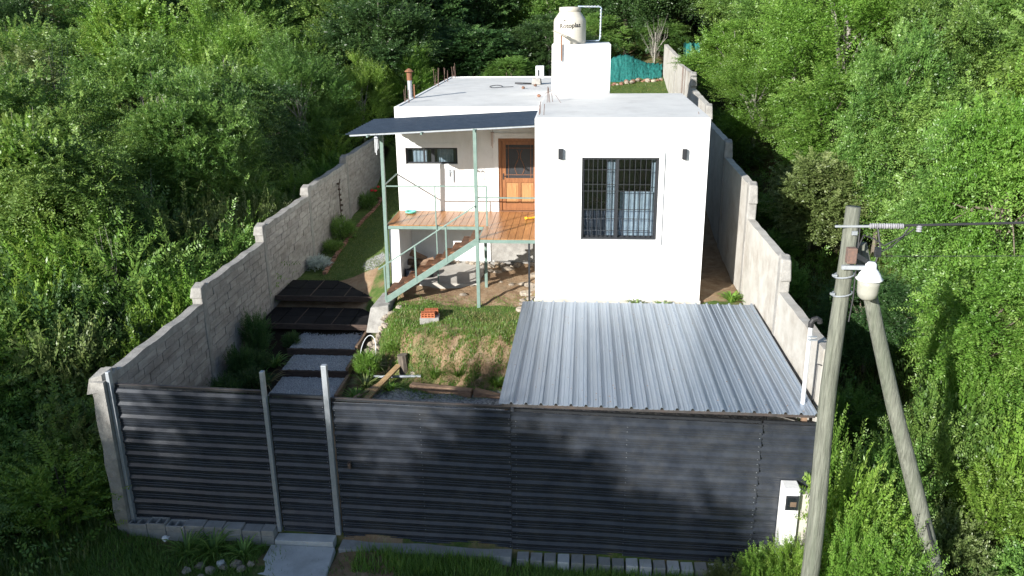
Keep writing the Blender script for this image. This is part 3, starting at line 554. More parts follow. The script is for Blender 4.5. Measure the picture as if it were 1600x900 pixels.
# stairs
st = thing('staircase', 'green steel stair with brown plank treads rising to the porch', 'staircase', (-5.2, 21.6, 2.1))
sb, stp = (-5.2, 21.2, 2.36), (-2.62, 21.2, 4.08)
MB().bar(sb, stp, .05, .16).build('stringer', GREENP, st, bevel=.004)
MB().bar((sb[0], 22.15, sb[2]), (-2.66, 22.15, stp[2] - .03), .05, .14).build('stringer', GREENP, st, bevel=.004)
N = 10
tmesh = MB().box(-.15, .15, 21.22, 22.2, -.022, .022).mesh('tread', TREAD)
for k in range(N):
    t = (k + .6) / N; piece('tread', tmesh, (sb[0] + (stp[0] - sb[0]) * t, 0, sb[2] + .06 + (stp[2] - sb[2]) * t), st, rot=(0, rnd.uniform(-.02, .02), 0))
gbar('handrail', (-5.36, 21.19, 3.24), (-2.68, 21.15, 5.02), .035, .035, st)
for a, b, c in ((-5.19, 2.3, 3.36), (-4.33, 2.9, 3.92), (-3.48, 3.48, 4.48)): gbar('baluster', (a, 21.19, b), (a, 21.19, c), .045, .045, st)
mb = MB().hexa([(-5.75, 20.9, 1.5), (-5.05, 20.85, 1.5), (-4.95, 22.3, 1.5), (-5.6, 22.4, 1.5), (-5.6, 21.0, 2.2), (-5.1, 21.0, 2.28), (-5.0, 22.2, 2.3), (-5.55, 22.3, 2.2)])
solo(mb, 'stair_footing', 'rough concrete footing block at the bottom of the green staircase', 'footing', CONC, (-5.4, 21.5, 1.8), bevel=.03)
for i, (a, b, c, r, s_) in enumerate(((-5.0, 20.95, 2.05, .14, 'grey stone leaning on the stair footing'), (-4.85, 21.2, 2.15, .11, 'small stone behind the stair footing'))):
    solo(MB().rock((a, b, c), r), 'stone', s_, 'stone', ROCKM, (a, b, c))
# firewood and bags below the stairs
for i, (a, b, c, l, yaw, s_) in enumerate(((-4.7, 23.5, 2.95, .5, .5, 'topmost split log of the firewood under the porch'), (-4.45, 23.4, 2.8, .45, -.3, 'right hand split log of the firewood under the porch'), (-4.75, 23.7, 2.7, .6, .1, 'lowest split log of the firewood under the porch'))):
    d = Vector((math.cos(yaw), .25, -math.sin(yaw))) * l / 2
    solo(MB().tube([Vector((a, b, c)) - d, Vector((a, b, c)) + d], [.1, .085], 6), 'firewood_log', s_, 'log', OLDWOOD, (a, b, c), 'firewood under the porch')
for i, (a, b, c, r, s_) in enumerate(((-4.85, 23.1, 2.5, .26, 'black plastic bag against the white pillar under the porch'), (-4.45, 23.0, 2.55, .24, 'black plastic bag right of another under the porch'))):
    solo(MB().rock((a, b, c), r, fl=.9), 'rubbish_bag', s_, 'bag', BAGM, (a, b, c), 'black bags under the porch')
# white hanging planter etc is too small; rubble slope below the porch
for i in range(30):
    a = rnd.uniform(-3.2, -1.25); b = rnd.uniform(22.6, 24.2) if rnd.random() < .6 else rnd.uniform(21.5, 23); r = rnd.uniform(.05, .13) * (1.3 if b > 23.4 else .8)
    if i < 14:
        a = rnd.uniform(-1.55, -1.22); b = rnd.uniform(20.9, 23.5); r = rnd.uniform(.08, .16)
    zz = zt(a, b); solo(MB().rock((a, b, zz + r * .1), r * 1.25, fl=.38), 'rubble_stone', 'pale rubble stone on the bare soil under the porch floor', 'stone', ROCKM, (a, b, zz), 'rubble stones under the porch')
mb = MB(); n = 14
for i in range(n):
    pass
slab = MB().hexa([(-4.6, 22.4, 2.1), (-2.7, 22.5, 2.15), (-2.7, 24.25, 2.3), (-4.6, 24.25, 2.3), (-4.5, 22.5, 2.44), (-2.8, 22.6, 2.4), (-2.8, 24.25, 2.55), (-4.6, 24.25, 2.55)])
solo(slab, 'footing_slab', 'rough sloping concrete slab on the ground under the porch', 'slab', PLASTW, (-3.6, 23.4, 2.3), bevel=.03)

# ================================================================ WALLS
# left boundary wall of concrete blocks, in stepped bays
bays = [(14.15, 18.35, 3.25), (18.35, 22.55, 3.62), (22.55, 26.8, 4.05), (26.8, 31.6, 4.3), (31.6, 37.6, 4.5)]
lw = thing('block_wall', 'long stepped wall of grey concrete blocks along the left side of the plot', 'wall', (LX - .1, 14, 0))
bl = MB().box(0, .15, 0, .384, 0, .186).mesh('block', BLOCK)
far = MB(); nb = 0
for (ya, yb_, zt_) in bays:
    MB().box(LX - .17, LX - .024, ya + .1, yb_ - .1, -.6, zt_ - .02).build('wall_core', MORTAR, lw)
    cap = MB(); ns = 10
    for i in range(ns):
        a = ya + .02 + (yb_ - ya - .02) * i / ns; b = ya + .02 + (yb_ - ya - .02) * (i + 1) / ns; zz0 = zt_ + .02 * math.sin(i * 2.1 + ya); zz1 = zt_ + .02 * math.sin((i + 1) * 2.1 + ya)
        cap.hexa([(LX - .22, a, zt_ - .16), (LX + .004, a, zt_ - .16), (LX + .004, b, zt_ - .16), (LX - .22, b, zt_ - .16), (LX - .22, a, zz0), (LX - .0, a, zz0), (LX - .0, b, zz1), (LX - .22, b, zz1)])
    cap.build('wall_coping', CONC, lw)
    row = 0; z = zt_ - .16 - .2
    while z > .3:
        yy = ya + .13 - (row % 2) * .2
        while yy < yb_ - .12:
            g = zt(-8.7, yy + .2)
            if z + .19 > g - .05 and yy > ya - .1:
                off_ = rnd.uniform(-.014, .002); a0_ = max(yy, ya + .1)
                if nb < 300 and a0_ == yy and yy + .39 < yb_ - .1:
                    piece('block', bl, (LX - .152 + off_, yy, z), lw, rot=(0, 0, rnd.uniform(-.006, .006))); nb += 1
                elif min(yy + .388, yb_ - .1) > a0_ + .03: far.box(LX - .152 + off_, LX - .002 + off_, a0_, min(yy + .384, yb_ - .1), z, z + .186)
            yy += .4
        z -= .2; row += 1
o = far.build('far_blocks', BLOCK, lw, kind='stuff')
for i, (ya, yb_, zt_) in enumerate(bays):       # concrete columns at the head of each bay
    z0_ = bays[i - 1][2] if i else zt_
    top = zt_ + .07; y0, y1 = ya - .14, ya + .1
    mb = MB(); hh = (.5 if i == 0 else top - z0_)
    mb.hexa([(LX - .25, y0, -.6), (LX + .012, y0, -.6), (LX + .012, y1, -.6), (LX - .25, y1, -.6), (LX - .25, y0, top - .16), (LX + .012, y0, top - .16), (LX + .012, y1, top), (LX - .25, y1, top)])
    mb.hexa([(LX - .28, y0 - .05, top - .3), (LX + .02, y0 - .03, top - .3), (LX + .02, y1, top - .25), (LX - .28, y1, top - .25), (LX - .26, y0 + .03, top - .06), (LX + .0, y0 + .03, top - .05), (LX + .0, y1 + .1, top + .01), (LX - .26, y1 + .1, top + .01)])
    mb.build('wall_column', CONC, lw, bevel=.025)
# right boundary wall
rw = thing('rendered_wall', 'stepped grey rendered wall along the right side of the plot', 'wall', (RX + .1, 14, 0))
rb = [(14.0, 17.75, 4.08, 3.95), (17.75, 21.7, 4.68, 4.62), (21.7, 25.7, 5.5, 5.55), (25.7, 30, 6.0, 6.1), (30, 34.5, 6.6, 6.8), (34.5, 40.3, 7.35, 7.45), (40.3, 46.2, 7.7, 8.0)]
for i, (ya, yb_, za, zb) in enumerate(rb):
    n = 8; mb = MB()
    for k in range(n):
        a = ya + .12 + (yb_ - ya - .12) * k / n; b = ya + .12 + (yb_ - ya - .12) * (k + 1) / n; z1_ = za + (zb - za) * k / n + .012 * math.sin(k * 2.7 + i); z2_ = za + (zb - za) * (k + 1) / n + .012 * math.sin((k + 1) * 2.7 + i)
        mb.quad((RX, a, -.5), (RX, a, z1_), (RX, b, z2_), (RX, b, -.5)); mb.quad((RX + .19, a, -.5), (RX + .19, b, -.5), (RX + .19, b, z2_), (RX + .19, a, z1_)); mb.quad((RX, a, z1_), (RX + .19, a, z1_), (RX + .19, b, z2_), (RX, b, z2_))
    mb.quad((RX, ya + .12, -.5), (RX + .19, ya + .12, -.5), (RX + .19, ya + .12, za), (RX, ya + .12, za)); mb.quad((RX, yb_, -.5), (RX, yb_, zb), (RX + .19, yb_, zb), (RX + .19, yb_, -.5))
    mb.build('wall_bay', PLASTW, rw)
    if i: 
        top = za + .08; mb = MB(); mb.hexa([(RX - .02, ya - .12, -.5), (RX + .22, ya - .12, -.5), (RX + .22, ya + .13, -.5), (RX - .02, ya + .13, -.5), (RX - .02, ya - .1, top - .1), (RX + .22, ya - .1, top - .12), (RX + .22, ya + .13, top), (RX - .02, ya + .13, top)])
        mb.hexa([(RX - .03, ya - .17, top - .55), (RX + .23, ya - .17, top - .55), (RX + .23, ya + .1, top - .5), (RX - .03, ya + .1, top - .5), (RX - .01, ya - .11, top - .06), (RX + .2, ya - .13, top - .08), (RX + .21, ya + .19, top - .01), (RX, ya + .19, top + .01)])
        mb.build('wall_column', CONC, rw, bevel=.03)
# rods at the rear part of the right wall
for a, b in ((4.3, 36.5), (4.35, 37.2), (4.25, 35.4)):
    MB().tube([(a, b, 6.2), (a + .02, b, 7.5)], .012, 5).build('rebar', REBAR, rw)

# teal shade net over the rear bank
mb = MB(); nx, ny = 60, 14; V = []
for j in range(ny + 1):
    for i in range(nx + 1):
        t = i / nx; s_ = j / ny; xx = 1.2 + 3.1 * t + .15 * s_; yy = 44.6 + 1.1 * t + s_ * 1.4
        zz = zt(xx, 44.4) + .0 + .25 * t + s_ * (1.0 + .35 * math.sin(t * 5 + .3)) + rnd.uniform(-.05, .05)
        V.append((xx, yy + rnd.uniform(-.06, .06), zz))
mb.v = V; mb.f = [(j * (nx + 1) + i, j * (nx + 1) + i + 1, (j + 1) * (nx + 1) + i + 1, (j + 1) * (nx + 1) + i) for j in range(ny) for i in range(nx)]
o = solo(mb, 'shade_net', 'crumpled teal shade net laid over the bank behind the house', 'net', NET, (2.8, 45, 6), smooth=True); so_ = o.modifiers.new('s', 'SOLIDIFY'); so_.thickness = .01
mb = MB(); V = []
for j in range(7):
    for i in range(13): V.append((5.3 + i * .07, 44.5 + .2 * math.sin(i) + j * .1, 6.9 + j * .2 + .05 * math.sin(i * 2 + j)))
mb.v = V; mb.f = [(j * 13 + i, j * 13 + i + 1, (j + 1) * 13 + i + 1, (j + 1) * 13 + i) for j in range(6) for i in range(12)]
o = solo(mb, 'shade_net', 'small piece of teal net showing right of the rear grey wall', 'net', NET, (6, 44.8, 7)); so_ = o.modifiers.new('s', 'SOLIDIFY'); so_.thickness = .01
for i in range(26):
    t = i / 25; a = 1.2 + 3.1 * t + rnd.uniform(-.1, .1); b = 44.4 + 1.1 * t - rnd.uniform(.05, .35); zz = zt(a, b); r = rnd.uniform(.07, .15)
    solo(MB().rock((a, b, zz + r * .4), r), 'edge_stone', 'reddish stone along the foot of the teal net', 'stone', BRICKD if i % 3 else ROCKM, (a, b, zz), 'stones along the foot of the teal net')

# ================================================================ FRONT FENCE AND GATES
def fz(x): return -.026 * (x + 8.95)
PROF = [(0, 0), (.02, 0), (.03, .013), (.037, .013), (.05, 0), (.07, 0), (.08, .013), (.087, .013), (.1, 0), (.12, 0), (.13, .013), (.137, .013), (.15, 0), (.158, 0), (.168, .038), (.19, .038), (.245, .001), (.27, 0)]
def corr(par, x0, x1, zb, zt_, y, name='metal_sheet', m=BLACKSHEET, tw=0.0):
    pts = []; a = 0
    while a < zt_ - zb - .001:
        for dz, dy in PROF[:-1]:
            if a + dz < zt_ - zb: pts.append((a + dz, dy))
        a += .27
    pts.append((zt_ - zb, .006)); mb = MB(); nx_ = max(2, int((x1 - x0) / .3)); rows = []
    for i in range(nx_ + 1):
        xx = x0 + (x1 - x0) * i / nx_
        rows.append([(xx, y - dy + .004 * math.sin(xx * 3 + a_ * 2) + tw * (i / nx_), zb + a_ + fz(xx) + .003 * math.sin(xx * 2.2 + a_)) for a_, dy in pts])
    base = 0
    for r in rows: mb.v += r
    k = len(pts)
    for i in range(nx_):
        for j in range(k - 1): mb.f.append((i * k + j, (i + 1) * k + j, (i + 1) * k + j + 1, i * k + j + 1))
    o = mb.build(name, m, par); s_ = o.modifiers.new('s', 'SOLIDIFY'); s_.thickness = .003; s_.offset = 1; return o
def screws(par, xs, zb, zt_, y):
    mb = MB()
    for xx in xs:
        z = zb + .03
        while z < zt_:
            for dz in (0, .1): 
                if z + dz < zt_: mb.box(xx - .005, xx + .005, y - .01, y - .001, z + dz + fz(xx) - .005, z + dz + fz(xx) + .005)
            z += .27
    mb.build('screws', GALV, par, kind='stuff')
def frame(par, x0, x1, zb, zt_, y, w_=.05, m=DARKM):
    for nm, a, b in (('frame_rail', (x0, y, zt_ + fz(x0)), (x1, y, zt_ + fz(x1))), ('frame_rail', (x0, y, (zb + zt_) / 2 + fz(x0)), (x1, y, (zb + zt_) / 2 + fz(x1))), ('frame_rail', (x0, y, zb + .05 + fz(x0)), (x1, y, zb + .05 + fz(x1)))):
        MB().bar(a, b, w_, w_).build(nm, m, par)
    for xx in (x0 + w_ / 2, x1 - w_ / 2): MB().bar((xx, y + .001, zb + fz(xx)), (xx, y + .001, zt_ - w_ / 2 - .001 + fz(xx)), w_, w_).build('frame_stile', m, par)
f1 = thing('metal_fence', 'black corrugated metal fence panel between the concrete corner post and the narrow gate', 'fence', (-7.4, 14, .1))
corr(f1, -8.84, -7.3, .1, 3.07, 13.955); corr(f1, -7.32, -5.92, .1, 3.07, 13.95); frame(f1, -8.84, -5.95, .1, 3.1, 14.0); screws(f1, (-5.97,), .1, 3.05, 13.94)
MB().bar((-8.84, 13.99, 3.135 + fz(-8.84)), (-5.95, 13.99, 3.135 + fz(-5.95)), .06, .012).build('top_edge', WORN, f1)
f2 = thing('pedestrian_gate', 'narrow black corrugated metal gate between two grey steel posts', 'gate', (-5.25, 14, .1))
corr(f2, -5.8, -4.74, .04, 3.03, 13.95); frame(f2, -5.8, -4.74, .04, 3.06, 14.0); screws(f2, (-5.78, -4.77), .05, 3.0, 13.94)
f3 = thing('vehicle_gate', 'wide black corrugated metal gate right of the tallest steel post', 'gate', (-2.9, 14, 0))
corr(f3, -4.58, -2.9, -.02, 3.0, 13.95); corr(f3, -2.92, -1.2, -.02, 3.0, 13.945); frame(f3, -4.58, -1.2, -.02, 3.03, 14.0); screws(f3, (-4.55, -2.91, -1.23), .0, 2.97, 13.935)
MB().box(-4.36, -4.3, 13.86, 13.93, 1.5, 1.62).build('latch', WORN, f3)
MB().bar((-4.58, 13.985, 3.065 + fz(-4.58)), (-1.2, 13.985, 3.065 + fz(-1.2)), .05, .012).build('top_edge', WORN, f3)
f4 = thing('garage_gate', 'widest black corrugated metal gate under the edge of the zinc roof', 'gate', (1.1, 14, 0))
corr(f4, -1.195, .98, -.06, 2.98, 13.95); corr(f4, .96, 3.42, -.06, 2.98, 13.943); frame(f4, -1.14, 3.4, -.06, 3.0, 14.0); screws(f4, (-1.1, .97, 3.38), -.04, 2.95, 13.933)
f5 = thing('metal_fence', 'narrow black corrugated panel between the garage gate and the right hand wall', 'fence', (3.9, 14, 0))
corr(f5, 3.4, 4.38, 1.45, 2.98, 13.97); corr(f5, 3.4, 3.9, .25, 1.45, 13.965); frame(f5, 3.45, 4.36, .3, 3.0, 14.02)
for xx, zt_, lab, ww in ((-8.88, 3.42, 'short grey steel post beside the concrete corner post', .07), (-5.86, 3.5, 'grey steel post left of the narrow gate', .075), (-4.66, 3.66, 'tallest grey steel post right of the narrow gate', .1)):
    z0_ = .1 + fz(xx); solo(MB().box(xx - ww / 2, xx + ww / 2, 13.85, 13.95, z0_, zt_), 'steel_post', lab, 'post', GALV, (xx, 13.9, z0_), 'steel posts of the front fence', bevel=.006)
mb = MB(); c = [(-9.22, -8.93)]
n = 10; prev = None
for i in range(n):
    za, zb_ = -.3 + 3.55 * i / n, -.3 + 3.55 * (i + 1) / n; j0, j1 = .012 * math.sin(i * 2.3), .012 * math.sin((i + 1) * 2.3)
    mb.hexa([(-9.2 + j0, 13.78 + j0, za), (-8.93, 13.76, za), (-8.93, 14.05, za), (-9.2 + j0, 14.05, za), (-9.2 + j1, 13.78 + j1, zb_), (-8.93, 13.76, zb_), (-8.93, 14.05, zb_), (-9.2 + j1, 14.05, zb_)])
mb.hexa([(-9.28, 13.74, 3.0), (-8.95, 13.78, 3.05), (-8.95, 14.12, 3.05), (-9.25, 14.12, 3.0), (-9.22, 13.8, 3.3), (-9.0, 13.86, 3.36), (-8.97, 14.2, 3.38), (-9.2, 14.2, 3.36)])
solo(mb, 'corner_post', 'rough concrete corner post at the left end of the front fence', 'post', CONC, (-9.07, 13.9, -.2))
# footings
ft = thing('footing', 'concrete block footing under the left part of the metal fence', 'footing', (-7.3, 13.85, -.05))
xx = -8.9
while xx < -5.95:
    l = .39; x1 = min(xx + l - .012, -5.92); h = .24 + rnd.uniform(-.02, .015)
    mb = MB(); mb.box(xx, x1, 13.68, 13.93, -.2 + fz(xx), h - .16 + fz(xx))
    if xx < -7.9 and x1 - xx > .3:       # hollow tops
        for a, b in ((xx, xx + .035), (xx + .17, xx + .21), (x1 - .035, x1)): mb.box(a, b, 13.715, 13.895, h - .159 + fz(xx), h - .03 + fz(xx))
        mb.box(xx, x1, 13.68, 13.714, h - .159 + fz(xx), h - .03 + fz(xx)); mb.box(xx, x1, 13.896, 13.93, h - .159 + fz(xx), h - .03 + fz(xx))
    else: mb.box(xx, x1, 13.69, 13.93, h - .159 + fz(xx), h - .03 + fz(xx))
    mb.build('block', FOOT, ft, bevel=.008); xx += l
ft2 = thing('footing', 'low concrete strip under the gates in the middle of the fence', 'footing', (-3.5, 13.85, -.1))
MB().box(-5.9, -4.72, 13.66, 13.92, -.35, .05 + fz(-5.3)).build('threshold', SLABM, ft2, bevel=.01)
MB().hexa([(-4.6, 13.55, -.45), (-1.2, 13.62, -.45), (-1.2, 14.05, -.45), (-4.6, 14.05, -.45), (-4.6, 13.6, -.14), (-1.2, 13.68, -.235), (-1.2, 14.05, -.235), (-4.6, 14.05, -.14)]).build('strip', FOOT, ft2, bevel=.012)
ft3 = thing('kerb', 'row of upright pale concrete blocks below the widest gate', 'kerb', (1.0, 13.8, -.4))
xx = -1.1
while xx < 3.35:
    zt_ = -.075 + fz(xx) + rnd.uniform(-.012, .006)
    MB().hexa([(xx, 13.66 + rnd.uniform(-.02, .01), -.7), (xx + .23, 13.66, -.7), (xx + .23, 13.99, -.7), (xx, 13.99, -.7), (xx + .01, 13.68, zt_), (xx + .235, 13.68, zt_), (xx + .235, 13.99, zt_ + .005), (xx + .01, 13.99, zt_)]).build('kerb_block', FOOT if rnd.random() < .6 else SLABM, ft3, bevel=.01); xx += .265
# entrance slab
z = zt(-5.3, 13.3); solo(MB().hexa([(-5.98, 12.72, z - .12), (-4.58, 12.66, z - .14), (-4.66, 13.64, z - .12), (-5.98, 13.64, z - .12), (-5.96, 12.74, z + .1), (-4.6, 12.68, z + .1), (-4.68, 13.64, z + .1), (-5.97, 13.64, z + .11)]), 'entrance_slab', 'pale concrete slab on the verge in front of the narrow gate', 'slab', SLABM, (-5.3, 13.2, z), bevel=.015)
# meter pillar
mp_ = thing('meter_pillar', 'white electricity meter pillar at the right end of the fence', 'meter pillar', (4.0, 13.7, -.4))
MB().box(3.84, 4.13, 13.62, 13.93, -.6, 1.52).build('pillar_body', WHITE, mp_, bevel=.015); MB().box(4.14, 4.6, 13.72, 13.98, -.5, 1.35).build('pillar_side', PLASTW, mp_, bevel=.02)
MB().box(3.88, 4.09, 13.595, 13.618, .7, 1.5).build('door', ENAMEL, mp_, bevel=.005)
MB().box(3.87, 4.1, 13.57, 13.594, 1.1, 1.4).build('meter_window', DARKM, mp_, bevel=.004); MB().box(3.9, 4.07, 13.564, 13.569, 1.14, 1.36).build('meter_glass', GLASS, mp_); MB().box(3.95, 4.06, 13.5655, 13.5685, 1.18, 1.28).build('meter_dial', OLDWOOD, mp_)
# garage roof
gr_ = thing('garage_roof', 'zinc coloured corrugated metal roof behind the right part of the fence', 'roof', (1.5, 16.8, 3))
GF = [(-1.39, 13.62, 3.09), (4.3, 13.62, 3.02)]; GB = [(-1.36, 19.85, 2.86), (4.36, 19.85, 2.86)]
def groof(u, v):   # u 0..1 across, v 0..1 to the back
    return Vector((GF[0][0] + (GF[1][0] - GF[0][0]) * u + v * (GB[0][0] - GF[0][0]) * (1 - u) + v * (GB[1][0] - GF[1][0]) * u, GF[0][1] + (GB[0][1] - GF[0][1]) * v, (GF[0][2] * (1 - u) + GF[1][2] * u) * (1 - v) + 2.86 * v))
W_ = 5.69; GP = [(0, 0), (.06, 0), (.068, .006), (.09, .006), (.098, 0), (.15, 0), (.158, .006), (.18, .006), (.188, 0), (.196, 0), (.214, .042), (.246, .042)]; pitch = .2708
ns = 6; per = 21 / ns
pts = []
for k in range(21):
    for a, h in GP: pts.append((k * pitch + a, h))
pts.append((W_, 0))
cuts = [0, 4, 8, 12, 15, 18, 21]
for q in range(6):
    sub = [p for p in pts if cuts[q] * pitch - 1e-6 <= p[0] <= cuts[q + 1] * pitch + .001]; mb = MB(); nvv = 8; dy = rnd.uniform(-.03, .03); lift = .004 * (q % 2)
    for j in range(nvv + 1):
        for a, h in sub:
            p = groof(a / W_, j / nvv); mb.v.append((p.x, p.y + (dy if j in (0, nvv) else 0), p.z + h + lift + .003 * math.sin(j * 1.7 + a * 2)))
    k = len(sub)
    for j in range(nvv):
        for i in range(k - 1): mb.f.append((j * k + i, j * k + i + 1, (j + 1) * k + i + 1, (j + 1) * k + i))
    o = mb.build('roof_sheet', ZINC, gr_); s_ = o.modifiers.new('s', 'SOLIDIFY'); s_.thickness = .003
for v, nm in ((.025, 'front_beam'), (.35, 'purlin'), (.68, 'purlin'), (.97, 'purlin')):
    a = groof(.01, v) - Vector((0, 0, .06)); b = groof(.995, v) - Vector((0, 0, .06)); MB().bar(a, b, .05, .1).build(nm, OLDWOOD if v > .03 else WORN, gr_)
for xx, yy in ((-1.28, 14.15), (4.2, 14.15), (-1.28, 19.6), (4.2, 19.6)): MB().bar((xx, yy, .3), (xx, yy, 2.8), .09, .09).build('post', OLDWOOD, gr_)
mb = MB()
for v in (.08, .5, .92):
    for k in range(0, 21):
        p = groof((k * pitch + .234) / W_, v); mb.box(p.x - .01, p.x + .01, p.y - .01, p.y + .01, p.z + .036, p.z + .047)
mb.build('screws', GALV, gr_, kind='stuff')
mb = MB()
for q in range(150):
    p = groof(rnd.uniform(.01, .99), rnd.random() ** 1.5 * .98 + .01); a = rnd.random() * 6.28; l = rnd.uniform(.02, .045); c_, s2_ = math.cos(a) * l, math.sin(a) * l; z = p.z + .046
    mb.quad((p.x, p.y, z), (p.x + c_ * .5 - s2_ * .3, p.y + s2_ * .5 + c_ * .3, z + .01), (p.x + c_, p.y + s2_, z + .003), (p.x + c_ * .5 + s2_ * .3, p.y + s2_ * .5 - c_ * .3, z + .006))
lf = solo(mb, 'fallen_leaves', 'scattered dry leaves lying on the zinc roof', 'leaves', OLDWOOD, (1.5, 16, 3)); del lf['category']; lf['kind'] = 'stuff'
# vent pipe
vp = thing('vent_pipe', 'white vent pipe with black elbow cap standing on the zinc roof', 'pipe', (4.13, 14.1, 2.9))
MB().tube([(4.13, 14.1, 2.9), (4.13, 14.12, 4.52)], .038, 10).build('pipe_run', PVCW, vp, smooth=False)
MB().tube([(4.13, 14.12, 4.5), (4.13, 14.12, 4.58), (4.16, 14.12, 4.64), (4.22, 14.12, 4.66), (4.27, 14.12, 4.63), (4.28, 14.12, 4.58)], .05, 10).build('elbow_cap', RUBBER, vp)
for z in (4.28, 4.34): MB().bar((4.09, 14.06, z), (4.24, 14.06, z), .05, .02).build('pipe_clamp', GALV, vp)
MB().tube([(4.36, 14.3, 2.9), (4.36, 14.3, 3.72), (4.385, 14.1, 3.78)], .012, 6).build('conduit', CABLE, vp)
# utility poles and street lamp
pole = thing('utility_pole', 'tall weathered grey green timber utility pole nearest the fence', 'pole', (4.15, 12.7, -.4))
P0, P1 = Vector((4.14, 12.66, -.45)), Vector((4.12, 12.7, 7.0))
ptc = [P0.lerp(P1, t) for t in (0, .15, .3, .45, .6, .75, .9, 1)]
ptc = [p + Vector((.03 * math.sin(i * 1.2), 0, 0)) for i, p in enumerate(ptc)]
MB().tube(ptc, [.155, .15, .145, .138, .13, .122, .115, .108], 18).build('pole_shaft', POLEW, pole, smooth=True)
bp_ = thing('brace_pole', 'shorter weathered timber pole leaning against the utility pole', 'pole', (6.4, 12.9, -.4))
Q0, Q1 = Vector((6.62, 12.85, -.5)), Vector((4.38, 12.95, 6.35))
ptc = [Q0.lerp(Q1, t) + Vector((.03 * math.sin(t * 7), 0, 0)) for t in (0, .2, .4, .6, .8, 1)]
MB().tube(ptc, [.15, .145, .135, .125, .115, .1], 16).build('pole_shaft', POLEW, bp_, smooth=True)
MB().tube([(5.98, 12.7, 1.55), (6.1, 12.68, 1.2), (6.25, 12.7, .9), (6.3, 12.72, .95)], .02, 6).build('wire_wrap', CABLE, bp_)
for z, k in ((5.92, 0), (5.62, 1)):
    pts_ = [(4.13 + .15 * math.cos(t), 12.7 + .15 * math.sin(t), z + .03 * math.cos(t)) for t in np.linspace(0, 6.283, 17)]
    MB().tube(pts_, .013, 5).build('clamp_band', GALV, pole); MB().box(3.93, 4.0, 12.6, 12.64, z, z + .03).build('clamp_bolt', GALV, pole)
MB().box(4.12, 4.2, 12.53, 12.56, 6.6, 6.66).build('pole_tag', GALV, pole)
hw = thing('cable_rack', 'steel rack of insulators and clamps at the top of the utility pole', 'bracket', (4.3, 12.6, 6.7))
MB().bar((3.88, 12.6, 6.72), (4.75, 12.56, 6.74), .03, .03).build('rack_arm', GALV, hw)
ins = MB().lathe((0, 0, -.05), [(.02, 0), (.045, .012), (.03, .03), (.045, .05), (.03, .068), (.042, .085), (.02, .1)], 10).mesh('insulator', PORC, smooth=False)
for i in range(5): piece('insulator', ins, (4.42 + i * .1, 12.56, 6.74), hw, rot=(0, math.pi / 2, .1))
piece('insulator', ins, (5.1, 12.57, 6.7), hw)
MB().tube([(4.25, 12.58, 6.4), (4.3, 12.55, 6.6), (4.45, 12.52, 6.55), (4.6, 12.5, 6.45), (4.85, 12.5, 6.6), (4.95, 12.55, 6.73)], .012, 5).build('jumper_wire', CABLE, hw)
MB().tube([(4.5, 12.58, 6.72), (4.55, 12.5, 6.4), (4.5, 12.48, 6.2), (4.56, 12.5, 6.05)], .014, 5).build('jumper_wire', CABLE, hw); MB().tube([(4.24, 12.58, 6.7), (4.26, 12.55, 5.6), (4.24, 12.56, 5.2)], .012, 5).build('down_wire', CABLE, hw)
MB().tube([(4.56, 12.5, 6.35), (4.7, 12.48, 6.44), (4.84, 12.52, 6.56), (5.02, 12.55, 6.7)], .01, 5).build('jumper_wire', CABLE, hw)
MB().box(4.48, 4.56, 12.46, 12.54, 6.28, 6.42).build('cable_clamp', DARKM, hw)
for (z0, z1, r, lab) in ((6.74, 6.84, .02, 'thick black overhead cable leaving the top of the pole to the right'), (6.27, 6.32, .006, 'thin lower overhead wire leaving the pole to the right')):
    pts_ = [(4.5 + t * 14, 12.56 + t * .6, z0 + (z1 - z0) * t * 6 - .35 * t * (1 - t)) for t in np.linspace(0, 1, 20)]
    solo(MB().tube(pts_, r, 6), 'overhead_cable', lab, 'cable', CABLE, (4.5, 12.56, z0), 'overhead cables')
sl = thing('street_lamp', 'white enamel street lamp with frosted globe on the utility pole', 'street lamp', (4.5, 12.45, 5.9))
LXc, LYc = 4.43, 12.45
MB().bar((4.02, 12.52, 6.1), (4.45, 12.45, 6.12), .06, .06).build('lamp_arm', GALV, sl)
MB().box(4.06, 4.2, 12.42, 12.54, 6.18, 6.42).build('ballast', REBAR, sl, bevel=.01); MB().bar((4.14, 12.46, 6.34), (4.36, 12.46, 6.22), .06, .07).build('lamp_bracket', DARKM, sl)
MB().lathe((LXc, LYc, 5.93), [(.19, 0), (.2, .015), (.175, .03), (.155, .09), (.11, .15), (.085, .18), (.08, .25), (.05, .28)], 28).build('lamp_shade', ENAMEL, sl, smooth=True)
MB().lathe((LXc, LYc, 5.6), [(.03, 0), (.09, .015), (.135, .06), (.155, .13), (.16, .25), (.165, .33)], 28).build('lamp_globe', GLOBE, sl, smooth=True)

# ================================================================ GARDEN
def deck(lab, x0, x1, y0, y1, z, tilt=0):
    d = thing('garden_deck', lab, 'deck', ((x0 + x1) / 2, y0, z - .3)); n = 6; wd = (x1 - x0) / n
    for j, (ya, yb_) in enumerate(((y0 + .05, (y0 + y1) / 2 - .01), ((y0 + y1) / 2 + .01, y1 - .02))):
        for i in range(n):
            MB().box(x0 + i * wd + .012, x0 + (i + 1) * wd - .012, ya, yb_, z - .05, z + rnd.uniform(-.004, .004)).build('deck_board', DECK, d, bevel=.006)
    MB().box(x0, x1, y0, y0 + .045, z - .13, z + .03).build('front_edge', TIMBER, d, bevel=.008); MB().box(x1 - .001, x1 + .05, y0, y1, z - .13, z + .025).build('side_edge', TIMBER, d, bevel=.008)
    for i in (2, 4): MB().box(x0 + i * wd - .012, x0 + i * wd + .012, y0 + .05, y1 - .02, z - .02, z + .012).build('joint_strip', TIMBER, d)
    return d
